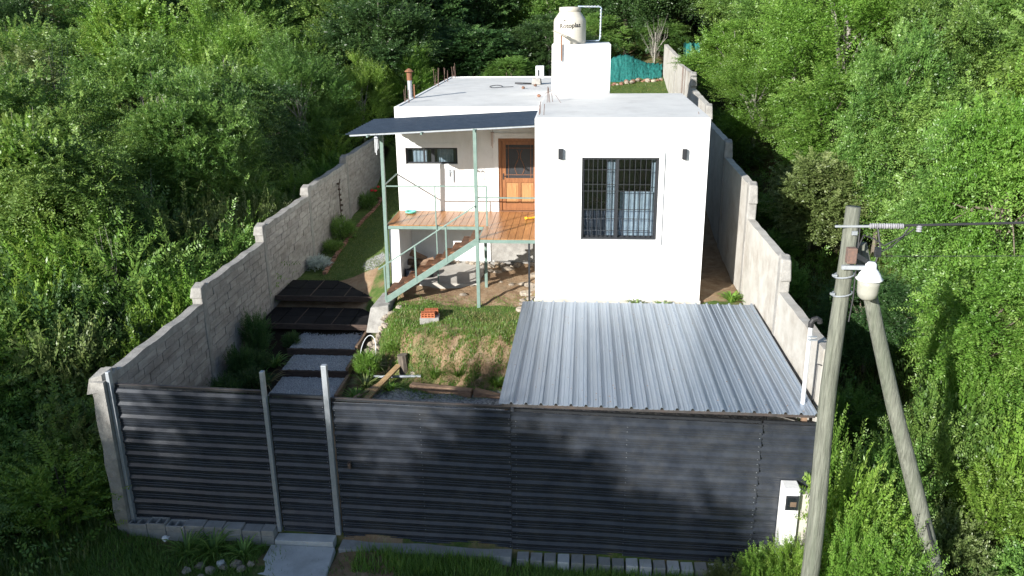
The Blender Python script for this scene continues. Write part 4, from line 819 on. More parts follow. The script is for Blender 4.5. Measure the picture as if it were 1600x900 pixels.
deck('lower black boarded platform beside the left wall', -8.93, -5.8, 21.25, 22.72, 1.56); deck('upper black boarded platform below the lawn', -8.93, -5.84, 22.76, 24.4, 1.86)
GRAV = mat('grey_gravel', (.62, .62, .63), (.2, .205, .215), rough=.9, scale=38, bump=1.0, bscale=45, detail=2)
for i, (x0, x1, y0, y1, z, lab) in enumerate(((-7.7, -5.9, 20.2, 21.5, 1.27, 'uppermost gravel step of the garden path with timber riser'), (-7.55, -5.87, 19.12, 20.14, 1.12, 'middle gravel step of the garden path with timber riser'), (-7.5, -5.83, 17.9, 19.06, .97, 'lowest visible gravel step of the garden path'))):
    s_ = thing('gravel_step', lab, 'step', ((x0 + x1) / 2, y0, z - .15)); mb = MB(); nx = 26; ny = 16; base = 0
    for j in range(ny + 1):
        for k in range(nx + 1): mb.v.append((x0 + (x1 - x0) * k / nx + (1 - j / ny) * 0, y0 + .05 + (y1 - y0 - .05) * j / ny, z + rnd.uniform(-.012, .012) + .02))
    mb.f += [(j * (nx + 1) + k, j * (nx + 1) + k + 1, (j + 1) * (nx + 1) + k + 1, (j + 1) * (nx + 1) + k) for j in range(ny) for k in range(nx)]
    mb.build('gravel_bed', GRAV, s_, kind='stuff')
    co_ = []; 
    for q in range(1500):
        a, b = rnd.uniform(x0 + .03, x1 - .03), rnd.uniform(y0 + .06, y1 - .02); co_.append((a, b, z + .025, rnd.uniform(.014, .03)))
    mb = MB()
    for a, b, c, r in co_:
        t = rnd.random() * 3; v0 = len(mb.v)
        for k in range(4): mb.v.append((a + r * math.cos(t + k * 1.57), b + r * math.sin(t + k * 1.57), c - .006 + rnd.uniform(0, .012)))
        mb.v.append((a, b, c + r * .8)); mb.f += [(v0 + k, v0 + (k + 1) % 4, v0 + 4) for k in range(4)]
    mb.build('pebbles', ROCKM if False else GRAV, s_, kind='stuff')
    MB().box(x0 - .05, x1 + .06, y0 - .03, y0 + .03, z - .3, z + .025).build('timber_riser', TIMBER, s_, bevel=.01)
    MB().box(x1 - .0, x1 + .08, y0 + .045, y1 + .1, z - .3, z + .1).build('timber_edge', OLDWOOD, s_, bevel=.01)
# hollow bricks
def hbrick(name, lab, loc, rz, m=BRICK, group=None, L_=.36, W2=.2, H2=.12, nh=4, side='y'):
    c, s_ = math.cos(rz), math.sin(rz); mb = MB(); t = .018
    bx = []
    bx += [(-L_ / 2, L_ / 2, -W2 / 2, W2 / 2, 0, t), (-L_ / 2, L_ / 2, -W2 / 2, W2 / 2, H2 - t, H2), (-L_ / 2, L_ / 2, -W2 / 2, W2 / 2, H2 / 2 - t / 2, H2 / 2 + t / 2)]
    for i in range(nh + 1):
        a = -L_ / 2 + (L_ - t) * i / nh
        for z0, z1 in ((t, H2 / 2 - t / 2), (H2 / 2 + t / 2, H2 - t)): bx.append((a, a + t, -W2 / 2 + .001, W2 / 2 - .001, z0, z1))
    for i in range(9): a = -L_ / 2 + L_ * (i + .3) / 9; bx.append((a, a + L_ / 22, -W2 / 2 + .002, W2 / 2 - .002, H2 + .0005, H2 + .006))
    for b in bx: mb.box(*b)
    o = solo(mb, name, lab, 'brick', m, (0, 0, 0), group); o.location = loc; o.rotation_euler = (0, 0, rz); return o
z = zt(-3.9, 20.4); solo(MB().box(-.25, .25, -.2, .2, -.04, .13), 'concrete_block', 'grey concrete block on the grass carrying two orange hollow bricks', 'block', CONC, (0, 0, 0), bevel=.012).location = (-3.85, 20.35, z)
bpy.data.objects['concrete_block'].rotation_euler = (0, 0, .1)
hbrick('hollow_brick', 'front orange hollow brick on the grey block in the grass', (-3.88, 20.28, z + .131), .08); hbrick('hollow_brick', 'rear orange hollow brick on the grey block in the grass', (-3.83, 20.51, z + .131), .12)
solo(MB().box(-.28, .28, -.12, .12, 0, .1), 'flat_brick', 'flat orange slab brick just behind the zinc roof', 'brick', BRICK, (0, 0, 0), bevel=.01).location = (3.72, 20.75, zt(3.72, 20.75) + .04)
# timbers, plank, stump, pipe, hose
z = zt(-3.3, 18.7); 
solo(MB().hexa([(-4.15, 18.72, z - .1), (-2.55, 18.4, z - .1), (-2.5, 18.62, z - .1), (-4.1, 18.94, z - .1), (-4.15, 18.73, z + .12), (-2.55, 18.42, z + .14), (-2.5, 18.6, z + .14), (-4.1, 18.92, z + .12)]), 'timber_log', 'longer squared timber lying at the foot of the earth bank', 'timber', OLDWOOD, (-3.3, 18.7, z), bevel=.03)
solo(MB().hexa([(-2.5, 18.42, z - .1), (-1.8, 18.25, z - .1), (-1.75, 18.5, z - .1), (-2.45, 18.66, z - .1), (-2.5, 18.43, z + .16), (-1.8, 18.28, z + .06), (-1.76, 18.46, z + .06), (-2.45, 18.62, z + .16)]), 'timber_log', 'shorter squared timber beside the zinc roof edge', 'timber', OLDWOOD, (-2.1, 18.45, z), bevel=.03)
solo(MB().bar((-5.05, 17.9, .98), (-4.5, 19.3, 1.28), .16, .05), 'plank', 'yellowish plank leaning on the stump', 'plank', YWOOD, (-4.8, 18.6, 1.1), bevel=.005)
solo(MB().bar((-5.35, 18.0, .95), (-4.75, 18.7, 1.1), .12, .05), 'plank', 'grey plank lying under the yellowish one', 'plank', OLDWOOD, (-5, 18.4, 1), bevel=.005)
solo(MB().tube([(-4.4, 19.35, .85), (-4.38, 19.33, 1.2), (-4.42, 19.35, 1.55)], [.15, .125, .13], 9), 'tree_stump', 'upright grey brown stump below the bank', 'stump', BARK, (-4.4, 19.35, .9)); solo(MB().rock((-4.1, 19.2, 1.1), .15), 'stone', 'stone right of the upright stump', 'stone', ROCKM, (-4.1, 19.2, 1.1))
solo(MB().tube([(-5.1, 19.0, 1.08), (-4.6, 19.05, 1.07), (-3.9, 19.05, 1.1)], .035, 7), 'waste_pipe', 'grey pipe lying across the garden behind the plank', 'pipe', GALV, (-4.5, 19, 1.1))
solo(MB().tube([(-5.45 + .2 * math.cos(t), 19.9 + .35 * math.sin(t), 1.35 + .35 * math.sin(t)) for t in np.linspace(-.4, 3.2, 12)], .011, 6), 'garden_hose', 'pale loop of hose arching over the plants beside the gravel path', 'hose', PVCW, (-5.4, 19.9, 1.2))
for i in range(16):
    a = -5.45 + rnd.uniform(-.3, .45); b = 20.75 + rnd.uniform(-.5, .4); r = rnd.uniform(.07, .13)
    if a < -5.65: a += .3
    solo(MB().rock((a, b, zt(a, b) + r * .5 + .05), r), 'stone', 'tan stone in the heap between the black platform and the bank', 'stone', ROCKM, (a, b, zt(a, b)), 'stones heaped beside the platform')
# brick edging of the flower bed
edg = thing('bed_edging', 'curved row of old bricks edging the flower bed along the left wall', 'edging', (-8.5, 29, 1.9)); bm_ = MB().box(-.06, .06, -.11, .11, 0, .1).mesh('brick', BRICKD)
cv = [(-8.15, 25.2), (-8.25, 26.5), (-8.35, 28), (-8.4, 29.8), (-8.35, 31.6), (-8.2, 33.2), (-8.25, 34.0), (-8.6, 34.4), (-8.88, 34.5)]
for (a0, b0), (a1, b1) in zip(cv[:-1], cv[1:]):
    L_ = math.hypot(a1 - a0, b1 - b0); n = int(L_ / .24)
    for k in range(n):
        t = (k + .5) / n; a, b = a0 + (a1 - a0) * t, b0 + (b1 - b0) * t; piece('brick', bm_, (a, b, zt(a, b) - .02 + rnd.uniform(-.015, .015)), edg, rot=(rnd.uniform(-.06, .06), rnd.uniform(-.1, .1), math.atan2(b1 - b0, a1 - a0) - math.pi / 2 + rnd.uniform(-.12, .12)))
# stones on the verge
for i, (px_, py_, r, s_) in enumerate(((-7.1, 12.9, .1, 'grey stone'), (-6.85, 12.8, .12, 'dark stone'), (-6.6, 12.85, .09, 'tan stone'), (-6.4, 12.95, .11, 'pale stone'), (-6.25, 12.8, .1, 'brown stone'), (-6.95, 12.6, .08, 'small stone'), (-6.7, 12.95, .1, 'white veined stone'), (-7.3, 12.75, .09, 'flat stone'), (-6.12, 12.95, .08, 'orange tinted stone'))):
    solo(MB().rock((px_, py_, zt(px_, py_) + r * .4), r), 'stone', s_ + ' in the line of stones left of the pale entrance slab', 'stone', ROCKM if i != 6 else SLABM, (px_, py_, zt(px_, py_)), 'stones left of the entrance slab')
solo(MB().rock((-8.05, 13.5, .02), .08), 'white_stone', 'white stone against the footing at the left end of the fence', 'stone', ENAMEL, (-8.05, 13.5, 0)); solo(MB().rock((-.25, 12.85, zt(-.25, 12.85) + .05), .07), 'white_stone', 'small pale stone in the grass below the widest gate', 'stone', SLABM, (-.25, 12.85, -.2))

# ================================================================ VEGETATION
def norm(a): return a / np.maximum(np.linalg.norm(a, axis=-1, keepdims=True), 1e-6)
def sprays(c, d, L, n, ll, lw, droop, g, tint, pair=.85, jit=.35):
    """leaf quads in two rows along curved twigs: c start, d direction, L length"""
    N = len(c); j = (np.arange(n) + .5) / n; t = j[None, :, None]
    Lx = L[:, None, None]; pos = c[:, None] + d[:, None] * Lx * t; pos[..., 2] -= (droop * Lx * t * t)[..., 0]
    T = norm(d[:, None] + np.array([0, 0, -1.]) * (2 * droop * t)); up = norm(np.array([0, 0, 1.]) + g.normal(0, .7, (N, 1, 3)))
    sd = norm(np.cross(T, np.broadcast_to(up, T.shape))); side = np.where(np.arange(n) % 2 == 0, 1., -1.)[None, :, None]
    ld = norm(T * .55 + sd * side * pair + g.normal(0, jit * .6, T.shape)); nn = norm(np.cross(T, sd) * -1 + g.normal(0, jit, T.shape))
    sz = g.uniform(.7, 1.2, (N, n, 1)) * (1.1 - .5 * t); a = ld * ll * sz; b = norm(np.cross(ld, nn)) * lw * sz * .5
    V = np.stack([pos, pos + a * .45 + b, pos + a, pos + a * .45 - b], 2).reshape(-1, 3)
    tn = (np.broadcast_to(tint[:, None], (N, n)) + g.normal(0, .12, (N, n)) + .25 * (j[None] - .5)).reshape(-1)
    return V, np.clip(tn, 0, 1)
def quads(V): return np.arange(len(V)).reshape(-1, 4)
def ball(g, n, rx, rz, shell=.55):
    d = norm(g.normal(size=(n, 3))); r = (shell + (1 - shell) * g.random((n, 1)) ** .6); return d * r * np.array([rx, rx, rz]), d
def crown(seed, R_=2.5, Hh=8., zc=5., rz=3., clumps=70, per=26, leaves=20, ls=.75, ll=.095, lw=.045, droop=.35, upb=.25, cr=.55, under=.3):
    g = np.random.default_rng(seed); cc, cd_ = ball(g, clumps, R_ * .82, rz * .85, .45)
    cc *= 1 + .22 * np.sin(cc[:, :1] * 2.1 + seed) * np.cos(cc[:, 1:2] * 1.7 + seed * 2)
    cc[:, 2] = np.where(cc[:, 2] < 0, cc[:, 2] * (1 - under), cc[:, 2]); cc[:, 2] += zc
    base = np.repeat(cc, per, 0); out = np.repeat(norm(cd_ + np.array([0, 0, .2])), per, 0)
    r = norm(g.normal(size=base.shape)); d = norm(out * .8 + r * .9 + np.array([0, 0, upb])); st = base + r * cr * g.random((len(base), 1)) * .8
    L = ls * g.uniform(.6, 1.25, len(base)); tint = np.repeat(g.uniform(.25, .7, clumps), per) + g.normal(0, .08, len(base))
    V, tn = sprays(st, d, L, leaves, ll, lw, droop, g, tint, jit=.5)
    m = 130; bc, bd = ball(g, m, R_ * .9, rz * .9, .85); k = bd[:, 2] > -.35; bc = bc[k]; bd = bd[k]; m = len(bc); bc[:, 2] += zc
    V2, t2 = sprays(bc, norm(bd * .7 + np.array([0, 0, .55]) + g.normal(0, .25, (m, 3))), g.uniform(.6, 1.2, m), 22, ll, lw, .18 + droop * .5, g, g.uniform(.5, 1, m), jit=.4)
    return np.concatenate([V, V2]), np.concatenate([tn, t2]), cc
def limbs(g, cc, zc, r0, nl, bend=.3):
    mb = MB(); top = zc + .5; pts = [(0, 0, -.4), (.05 * g.normal(), .05 * g.normal(), zc * .35), (.12 * g.normal(), .12 * g.normal(), zc * .7), (.2 * g.normal(), .2 * g.normal(), top)]
    mb.tube(pts, [r0, r0 * .8, r0 * .65, r0 * .4], 8)
    for k in range(nl):
        c = cc[g.integers(len(cc))]; t = g.uniform(.35, .95); s_ = Vector(pts[1]).lerp(Vector(pts[3]), t); e = Vector(c); m = s_.lerp(e, .5) + Vector((0, 0, bend)); mb.tube([s_, m, e], [r0 * .38, r0 * .25, r0 * .08], 5)
    return mb
VAR = {}
def variant(key, seed, r0=.12, nl=12, bark=BARK, **kw):
    V, tn, cc = crown(seed, **kw); me = np_mesh('crown', V, quads(V), [LEAF['mid']], tn)
    tm = limbs(np.random.default_rng(seed), cc, kw.get('zc', 5.), r0, nl).mesh('trunk', bark)
    VAR[key] = (me, tm, kw.get('R_', 2.5), kw.get('Hh', 8.))
variant('elm0', 1, clumps=95, per=44, cr=.5, leaves=16, ll=.14, lw=.062, zc=4.5, rz=3.5, under=0)
variant('elm1', 2, droop=.55, ls=1.05, clumps=80, per=46, cr=.45, leaves=18, ll=.135, lw=.058, rz=3.5, zc=4.5, under=0)
variant('elm2', 3, per=44, cr=.5, clumps=88, R_=2.7, zc=4.6, rz=3.4, upb=.5, droop=.2, leaves=16, ll=.15, lw=.065, bark=PALEBARK, under=.1)
variant('round0', 4, clumps=110, per=46, leaves=13, ls=.5, ll=.14, lw=.08, cr=.7, droop=.1, zc=4.5, rz=3.5, under=0)
variant('round1', 5, clumps=95, per=40, leaves=11, ls=.6, ll=.2, lw=.11, cr=.75, droop=.2, rz=3.5, zc=4.4, under=0)
variant('airy', 6, clumps=75, per=36, leaves=22, ls=1.1, ll=.12, lw=.045, droop=.15, upb=.8, cr=.5, zc=4.3, rz=3.4, under=0, bark=PALEBARK)
def bush(key, seed, R_=1.0, H_=2., n=240, leaves=22, ls=1.0, ll=.1, lw=.04, droop=.15, upb=1.0):
    g = np.random.default_rng(seed); a = g.random(n) * 6.283; r = R_ * .85 * np.sqrt(g.random(n)); h = H_ * .75 * g.random(n) ** .8 * (1 - .45 * (r / R_) ** 2)
    c = np.stack([r * np.cos(a), r * np.sin(a), h], -1); d = norm(np.stack([np.cos(a) * .7, np.sin(a) * .7, np.full(n, upb)], -1) + g.normal(0, .4, (n, 3)))
    V, tn = sprays(c, d, ls * g.uniform(.5, 1.2, n), leaves, ll, lw, droop, g, g.uniform(.2, .8, n)); me = np_mesh('foliage', V, quads(V), [LEAF['mid']], tn)
    mb = MB()
    for k in range(7): q = c[g.integers(n)]; mb.tube([(q[0] * .15, q[1] * .15, -.3), (q[0] * .6, q[1] * .6, q[2] * .6), tuple(q)], [.03, .02, .008], 4)
    VAR[key] = (me, mb.mesh('stem', BARK), R_, H_)
bush('shoot0', 21, n=420, ls=.85, leaves=26, ll=.11, lw=.045); bush('shoot1', 22, n=360, ls=1.05, leaves=28, droop=.3, upb=.7, ll=.12, lw=.045); bush('low0', 23, R_=1.2, H_=1.5, n=520, ls=.55, leaves=16, upb=.6, ll=.1, lw=.055)
# bare twig bush
def twigs(key, seed, n=45, H_=2.4, R_=.8):
    g = np.random.default_rng(seed); mb = MB()
    for k in range(n):
        a = g.random() * 6.283; r = R_ * g.random(); s_ = Vector((r * .2 * math.cos(a), r * .2 * math.sin(a), H_ * .45 * g.random())); e = Vector((r * math.cos(a), r * math.sin(a), s_.z + H_ * .5 * g.uniform(.5, 1))); m = s_.lerp(e, .5) + Vector(g.normal(0, .07, 3)); mb.tube([s_, m, e], [.012, .007, .003], 3, False)
    VAR[key] = (mb.mesh('twigs', PALEBARK), MB().tube([(0, 0, -.4), (.03, 0, .5), (0, .05, 1.4)], [.05, .04, .02], 5).mesh('stem', PALEBARK), R_, H_)
twigs('twig', 31)
def plant(x, y, ztop, rad, key, lm, label, group=None, name='tree', cat='tree', zb=None, tilt=.05):
    me, tm, Rm, Hm = VAR[key]; zb = zt(x, y) if zb is None else zb; s_ = rad / Rm; sz = max(.3, (ztop - zb)) / Hm
    t = thing(name, label, cat, (x, y, zb), group); t.rotation_euler = (rnd.uniform(-tilt, tilt), rnd.uniform(-tilt, tilt), rnd.uniform(0, 6.28)); t.scale = (s_, s_, sz)
    o = bpy.data.objects.new('foliage' if name != 'tree' else 'crown', me); COL.objects.link(o); o.parent = t
    if lm: o.material_slots[0].link = 'OBJECT'; o.material_slots[0].material = LEAF[lm]
    k = bpy.data.objects.new('trunk' if name == 'tree' else 'stem', tm); COL.objects.link(k); k.parent = t
    return t
ORD = ['first', 'second', 'third', 'fourth', 'fifth', 'sixth', 'seventh', 'eighth', 'ninth', 'tenth', 'eleventh', 'twelfth', 'thirteenth', 'fourteenth', 'fifteenth', 'sixteenth', 'seventeenth', 'eighteenth', 'nineteenth', 'twentieth']
CW = {'mid': 'mid green', 'bright': 'bright green', 'dark': 'dark green', 'olive': 'olive green', None: 'grey leafless'}
def place(rows):
    """rows: (zone phrase, order phrase, name, cat, [(x, y, ztop, rad, variant, material)])"""
    for zone, order, name, cat, group, items in rows:
        items = sorted(items, key=lambda q: q[1])
        for i, (x, y, ztp, rad, key, lm) in enumerate(items):
            lab = f"{CW[lm]} {cat} {zone}" + (f", {ORD[i]} {order}" if order else '')
            plant(x, y, ztp, rad, key, lm, lab, group, name, cat)
sh = ['shoot0', 'shoot1', 'low0']; el = ['elm0', 'elm1', 'elm2', 'round0', 'round1', 'airy']
def pick(l, w=None): return rnd.choices(l, w)[0]
# bushes hugging the outside of the left wall
it = []; y = 14.2
while y < 36:
    top = np.interp(y, [14, 18, 20, 24, 30, 36], [1.9, 2.6, 3.5, 4.0, 4.2, 5]) + rnd.uniform(-.5, .3)
    it.append((LX - 1.5 - rnd.uniform(0, .35), y, float(top), rnd.uniform(.8, 1.15), pick(sh), pick(['mid', 'bright', 'olive'], [3, 4, 1]))); y += rnd.uniform(1.1, 1.6)
place([('against the outside of the block wall', 'from the street', 'bush', 'bush', 'bushes against the outside of the block wall', it)])
it = []; y = 12.6
while y < 30:
    top = np.interp(y, [12, 16, 20, 24, 30], [1.2, 2.6, 4.3, 5.0, 5.0]) + rnd.uniform(-.6, .4)
    it.append((-11.6 - rnd.uniform(0, .8), y, float(top), rnd.uniform(1.0, 1.6), pick(sh), pick(['mid', 'bright', 'olive', 'dark'], [4, 3, 1, 1]))); y += rnd.uniform(1.3, 1.9)
place([('second row left of the block wall', 'from the street', 'bush', 'bush', 'bushes in the second row left of the wall', it)])
it = []
for q in range(26):
    y = rnd.uniform(13.5, 24); x = -13.2 - rnd.uniform(0, .25 * y); 
    if x < -.78 * y - 2.5: continue
    top = np.interp(y, [12, 16, 20, 24], [1.8, 3.2, 4.6, 5.4]) + rnd.uniform(-.7, .4); it.append((x, y, float(top), rnd.uniform(1.1, 1.8), pick(sh), pick(['mid', 'bright', 'dark'], [3, 3, 1])))
place([('in the leftmost thicket', 'from the street', 'bush', 'bush', 'bushes in the left thicket', it[:20]), ])
# named left trees
L_ = [(-12.3, 26.5, 8.3, 2.1, 'elm2', 'mid', 'mid green tree with pale bare trunk rising behind the block wall'),
      (-14.8, 22.5, 7.2, 2.4, 'elm1', 'mid', 'wide mid green tree with arching sprays left of the pale trunked tree'),
      (-17.5, 25.5, 8.4, 2.6, 'elm0', 'mid', 'large feathery green tree at the left edge below the horizon'),
      (-12.9, 31.0, 8.2, 2.3, 'elm1', 'dark', 'dark green arching tree behind the block wall halfway along'),
      (-16.8, 31.5, 9.3, 2.6, 'elm2', 'mid', 'tall pale stemmed tree in the middle of the left wood'),
      (-21.5, 31.0, 8.6, 2.9, 'elm0', 'olive', 'olive tinted tree at the far left of the wood'),
      (-12.0, 36.0, 9.0, 2.3, 'airy', 'mid', 'airy upright tree beyond the middle of the block wall'),
      (-15.6, 37.0, 10.4, 2.4, 'airy', 'bright', 'bright yellow green slender tree in the left wood'),
      (-19.5, 37.5, 10.6, 3.0, 'round0', 'bright', 'bright rounded tree with dense leaves near the top left'),
      (-24.0, 37.0, 9.6, 3.0, 'elm1', 'mid', 'broad green tree in the top left corner wood'),
      (-9.9, 38.5, 8.0, 1.5, 'airy', 'bright', 'bright slender tree just behind the left side of the house'),
      (-8.3, 40.5, 8.2, 1.5, 'airy', 'bright', 'second bright slender tree behind the left side of the house'),
      (-11.8, 42.5, 9.8, 2.6, 'elm1', 'dark', 'dark green drooping tree behind the far end of the block wall'),
      (-28.5, 36.0, 9.8, 3.2, 'elm0', 'mid', 'tall green tree at the extreme left of the wood')]
for x, y, ztp, rad, key, lm, lab in L_: plant(x, y, ztp, rad, key, lm, lab)
plant(-14.6, 28.6, 8.6, 1.0, 'twig', None, 'grey leafless bush standing among the left trees', None, 'bush', 'bush'); plant(-13.4, 24.0, 5.8, .9, 'twig', None, 'grey leafless bush in front of the left trees', None, 'bush', 'bush')
# far wood
FORM = {'elm0': 'feathery', 'elm1': 'drooping', 'elm2': 'pale barked', 'round0': 'dense rounded', 'round1': 'tall rounded', 'airy': 'upright airy'}
def far_wood(n, xr, yr, toph, rad, cols, wts, place_, group, keep, dmin):
    pts = []; tries = 0
    while len(pts) < n and tries < 4000:
        tries += 1; x, y = rnd.uniform(*xr), rnd.uniform(*yr)
        if not keep(x, y) or any((x - a[0]) ** 2 + (y - a[1]) ** 2 < (dmin * (1 + y / 120)) ** 2 for a in pts): continue
        pts.append((x, y, zt(x, y) + rnd.uniform(*toph), rnd.uniform(*rad), pick(el, [3, 3, 3, 3, 2, 2]), pick(cols, wts)))
    cnt = {}
    for q in sorted(pts, key=lambda q: q[0] / q[1]):
        k = (q[4], q[5]); cnt[k] = cnt.get(k, 0) + 1
        plant(*q, f"{CW[q[5]]} {FORM[q[4]]} tree {place_}, {ORD[min(cnt[k], 20) - 1]} from left", group)
far_wood(62, (-48, -9), (42, 64), (7.2, 9.5), (2.7, 3.6), ['mid', 'dark', 'olive', 'bright'], [5, 3, 1, 1], 'in the wood behind left', 'trees of the wood behind left', lambda x, y: -.74 * y - 3 < x < -.2 * y + 1, 2.9)
far_wood(26, (-14, 10), (50, 66), (7, 9.5), (2.5, 3.4), ['dark', 'mid'], [4, 2], 'behind the house', 'trees of the wood behind the house', lambda x, y: True, 2.9)
far_wood(26, (-60, 50), (66, 85), (9, 13), (3.5, 4.6), ['dark', 'mid'], [3, 2], 'far behind the wood', 'distant trees behind the wood', lambda x, y: -.74 * y - 3 < x < .56 * y + 3, 5)
far_wood(44, (8, 38), (32, 62), (7.5, 9.5), (2.5, 3.4), ['mid', 'bright', 'olive'], [4, 3, 1], 'in the right wood', 'trees of the wood on the right', lambda x, y: (x > 8 + .02 * y) and x < .55 * y + 3, 2.7)
far_wood(18, (-30, -12.6), (22, 42), (5.2, 7.2), (1.6, 2.3), ['mid', 'bright', 'olive'], [5, 2, 1], 'in the left wood', 'trees of the left wood', lambda x, y: x > -.76 * y - 2, 2.9)
far_wood(15, (8.4, 22), (19, 34), (5.5, 7.6), (1.5, 2.1), ['mid', 'bright'], [4, 3], 'in the near right wood', 'trees of the near right wood', lambda x, y: x < .55 * y + 1.5 and x > 5.2 + .13 * y, 2.8)
for x, y, zp, r_, lab in ((-17.5, 24.5, 7.8, 1.0, 'grey leafless bush at the left edge of the wood'), (-20.5, 32, 10.2, 1.1, 'grey leafless bush high in the left wood'), (-12.6, 20.6, 5.0, .6, 'small grey leafless bush near the block wall'), (14.2, 26.5, 10.6, 1.0, 'grey leafless bush in the upper right wood')): plant(x, y, zp, r_, 'twig', None, lab, None, 'bush', 'bush')
for x, y, ztp, rad, key, lm, lab in [
      (-6.9, 45.5, 9.4, 1.8, 'elm0', 'dark', 'dark feathery tree hiding the far grey roof'), (-5.6, 44.5, 9.2, 2.3, 'round1', 'dark', 'dark dense tree behind the chimney end of the house'), (-1.6, 46.5, 9.6, 2.3, 'elm2', 'dark', 'dark green tree left of the water tank'), (-3.4, 43.0, 7.6, 1.5, 'round0', 'mid', 'rounded mid green tree behind the flat roof'),
      (1.1, 50.2, 9.6, 1.7, 'elm0', 'mid', 'mid green tree right behind the water tank'), (4.6, 51.5, 9.3, 1.7, 'elm1', 'mid', 'drooping tree over the teal net'), 
      (7.0, 34.0, 8.4, 2.0, 'airy', 'bright', 'bright feathery tree beside the rear right corner of the house'), (8.8, 30.2, 8.2, 2.2, 'elm0', 'bright', 'large bright green tree right of the house roof'), (6.9, 39.5, 9.4, 2.2, 'elm2', 'bright', 'bright green tree beside the rear grey wall'),
      (7.1, 25.6, 5.9, 1.4, 'round1', 'olive', 'olive green rounded tree overhanging the lane right of the house'), (10.2, 25.5, 8.4, 2.1, 'elm1', 'mid', 'mid green tree with arching sprays right of the olive tree'),
      (12.3, 30.5, 10.4, 2.5, 'elm2', 'mid', 'tall green tree in the upper right wood'), (9.6, 21.2, 7.3, 1.9, 'elm0', 'mid', 'broad green tree behind the street lamp'), (13.6, 24.5, 9.8, 2.5, 'elm1', 'bright', 'tall bright green tree at the right edge'),
      (11.9, 19.8, 8.2, 2.1, 'round0', 'mid', 'dense green tree behind the overhead cable at the right edge'), (8.9, 17.6, 4.9, 1.6, 'elm0', 'bright', 'bright green small tree behind the leaning pole'), (11.0, 16.6, 5.6, 1.8, 'elm2', 'mid', 'mid green small tree at the right edge of the view'),
      (15.5, 28.5, 11.0, 2.6, 'round1', 'mid', 'tall dense tree in the upper right corner'), (7.2, 19.8, 3.9, 1.2, 'elm1', 'dark', 'dark low tree in the shade outside the right hand wall')]:
    plant(x, y, ztp, rad, key, lm, lab)
for x, y, zp, r, lab in ((9.2, 27.2, 9.3, .9, 'grey leafless bush among the bright trees right of the house'), (4.2, 49.3, 9.8, .9, 'grey leafless tree behind the teal net'), (12.6, 21.5, 9.0, .7, 'grey leafless bush at the upper right edge')): plant(x, y, zp, r, 'twig', None, lab, None, 'bush', 'bush')
it = []; y = 14.9
while y < 40:
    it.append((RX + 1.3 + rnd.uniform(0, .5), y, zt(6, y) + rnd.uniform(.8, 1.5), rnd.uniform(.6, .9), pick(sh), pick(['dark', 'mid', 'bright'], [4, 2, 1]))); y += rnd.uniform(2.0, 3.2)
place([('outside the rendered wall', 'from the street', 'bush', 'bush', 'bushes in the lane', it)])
it = []
for q in range(60):
    if len(it) >= 20: break
    y = rnd.uniform(12.4, 18.5); x = rnd.uniform(6.8, 2 + .56 * y)
    if any((x - a[0]) ** 2 + (y - a[1]) ** 2 < .8 for a in it): continue
    it.append((x, y, zt(x, y) + float(np.interp(y, [12, 14, 18], [.7, 1.5, 3.2])) + rnd.uniform(-.3, .4), rnd.uniform(.7, 1.15), pick(sh), pick(['mid', 'bright', 'olive'], [3, 4, 1])))
place([('right of the leaning pole', 'from the street', 'bush', 'bush', 'bushes on the right verge', it)])
for x, y, zp, r, k, lm, lab in ((4.95, 13.75, 2.5, .62, 'shoot1', 'bright', 'tall bright green shrub between the two poles'), (5.45, 13.6, 1.7, .7, 'shoot0', 'bright', 'bright green leafy shrub at the foot of the leaning pole'), (4.75, 14.6, 2.9, .4, 'shoot0', 'bright', 'slender bright shrub above the meter pillar'),
                            (5.2, 13.1, .9, .6, 'low0', 'bright', 'low bright shrub on the verge between the two poles'), (3.5, 13.25, .55, .5, 'low0', 'bright', 'low bright weed left below the meter pillar'), (4.0, 13.25, .72, .42, 'shoot0', 'bright', 'bright weed covering the base of the meter pillar'), (2.9, 13.3, .25, .4, 'low0', 'olive', 'low olive weed at the right end of the kerb'), (6.1, 14.6, 2.2, .7, 'shoot0', 'mid', 'mid green shrub behind the leaning pole'), (5.55, 12.4, 1.55, .6, 'shoot1', 'bright', 'bright feathery shrub growing in front of the leaning pole'), (4.9, 12.9, 1.6, .45, 'shoot0', 'bright', 'bright upright shrub just right of the utility pole')):
    plant(x, y, zp, r, k, lm, lab, None, 'bush', 'shrub')
# trees across the street behind the viewpoint, which shade the fence
it = []
for i, x in enumerate(np.arange(-36, -10.5, 1.35)):
    it.append((float(x) + rnd.uniform(-.4, .4), -6.5 + rnd.uniform(-1, 1), float(np.interp(x, [-30, -23, -19, -16, -14, -12, -10], [12.7, 12.4, 11.8, 11.5, 10.8, 10.1, 9.2])) + rnd.uniform(-.5, .4), rnd.uniform(2.4, 2.9), pick(['elm0', 'round0', 'elm1']), 'mid'))
for a in it: plant(*a, 'green roadside tree across the street from the black fence', 'trees across the street')

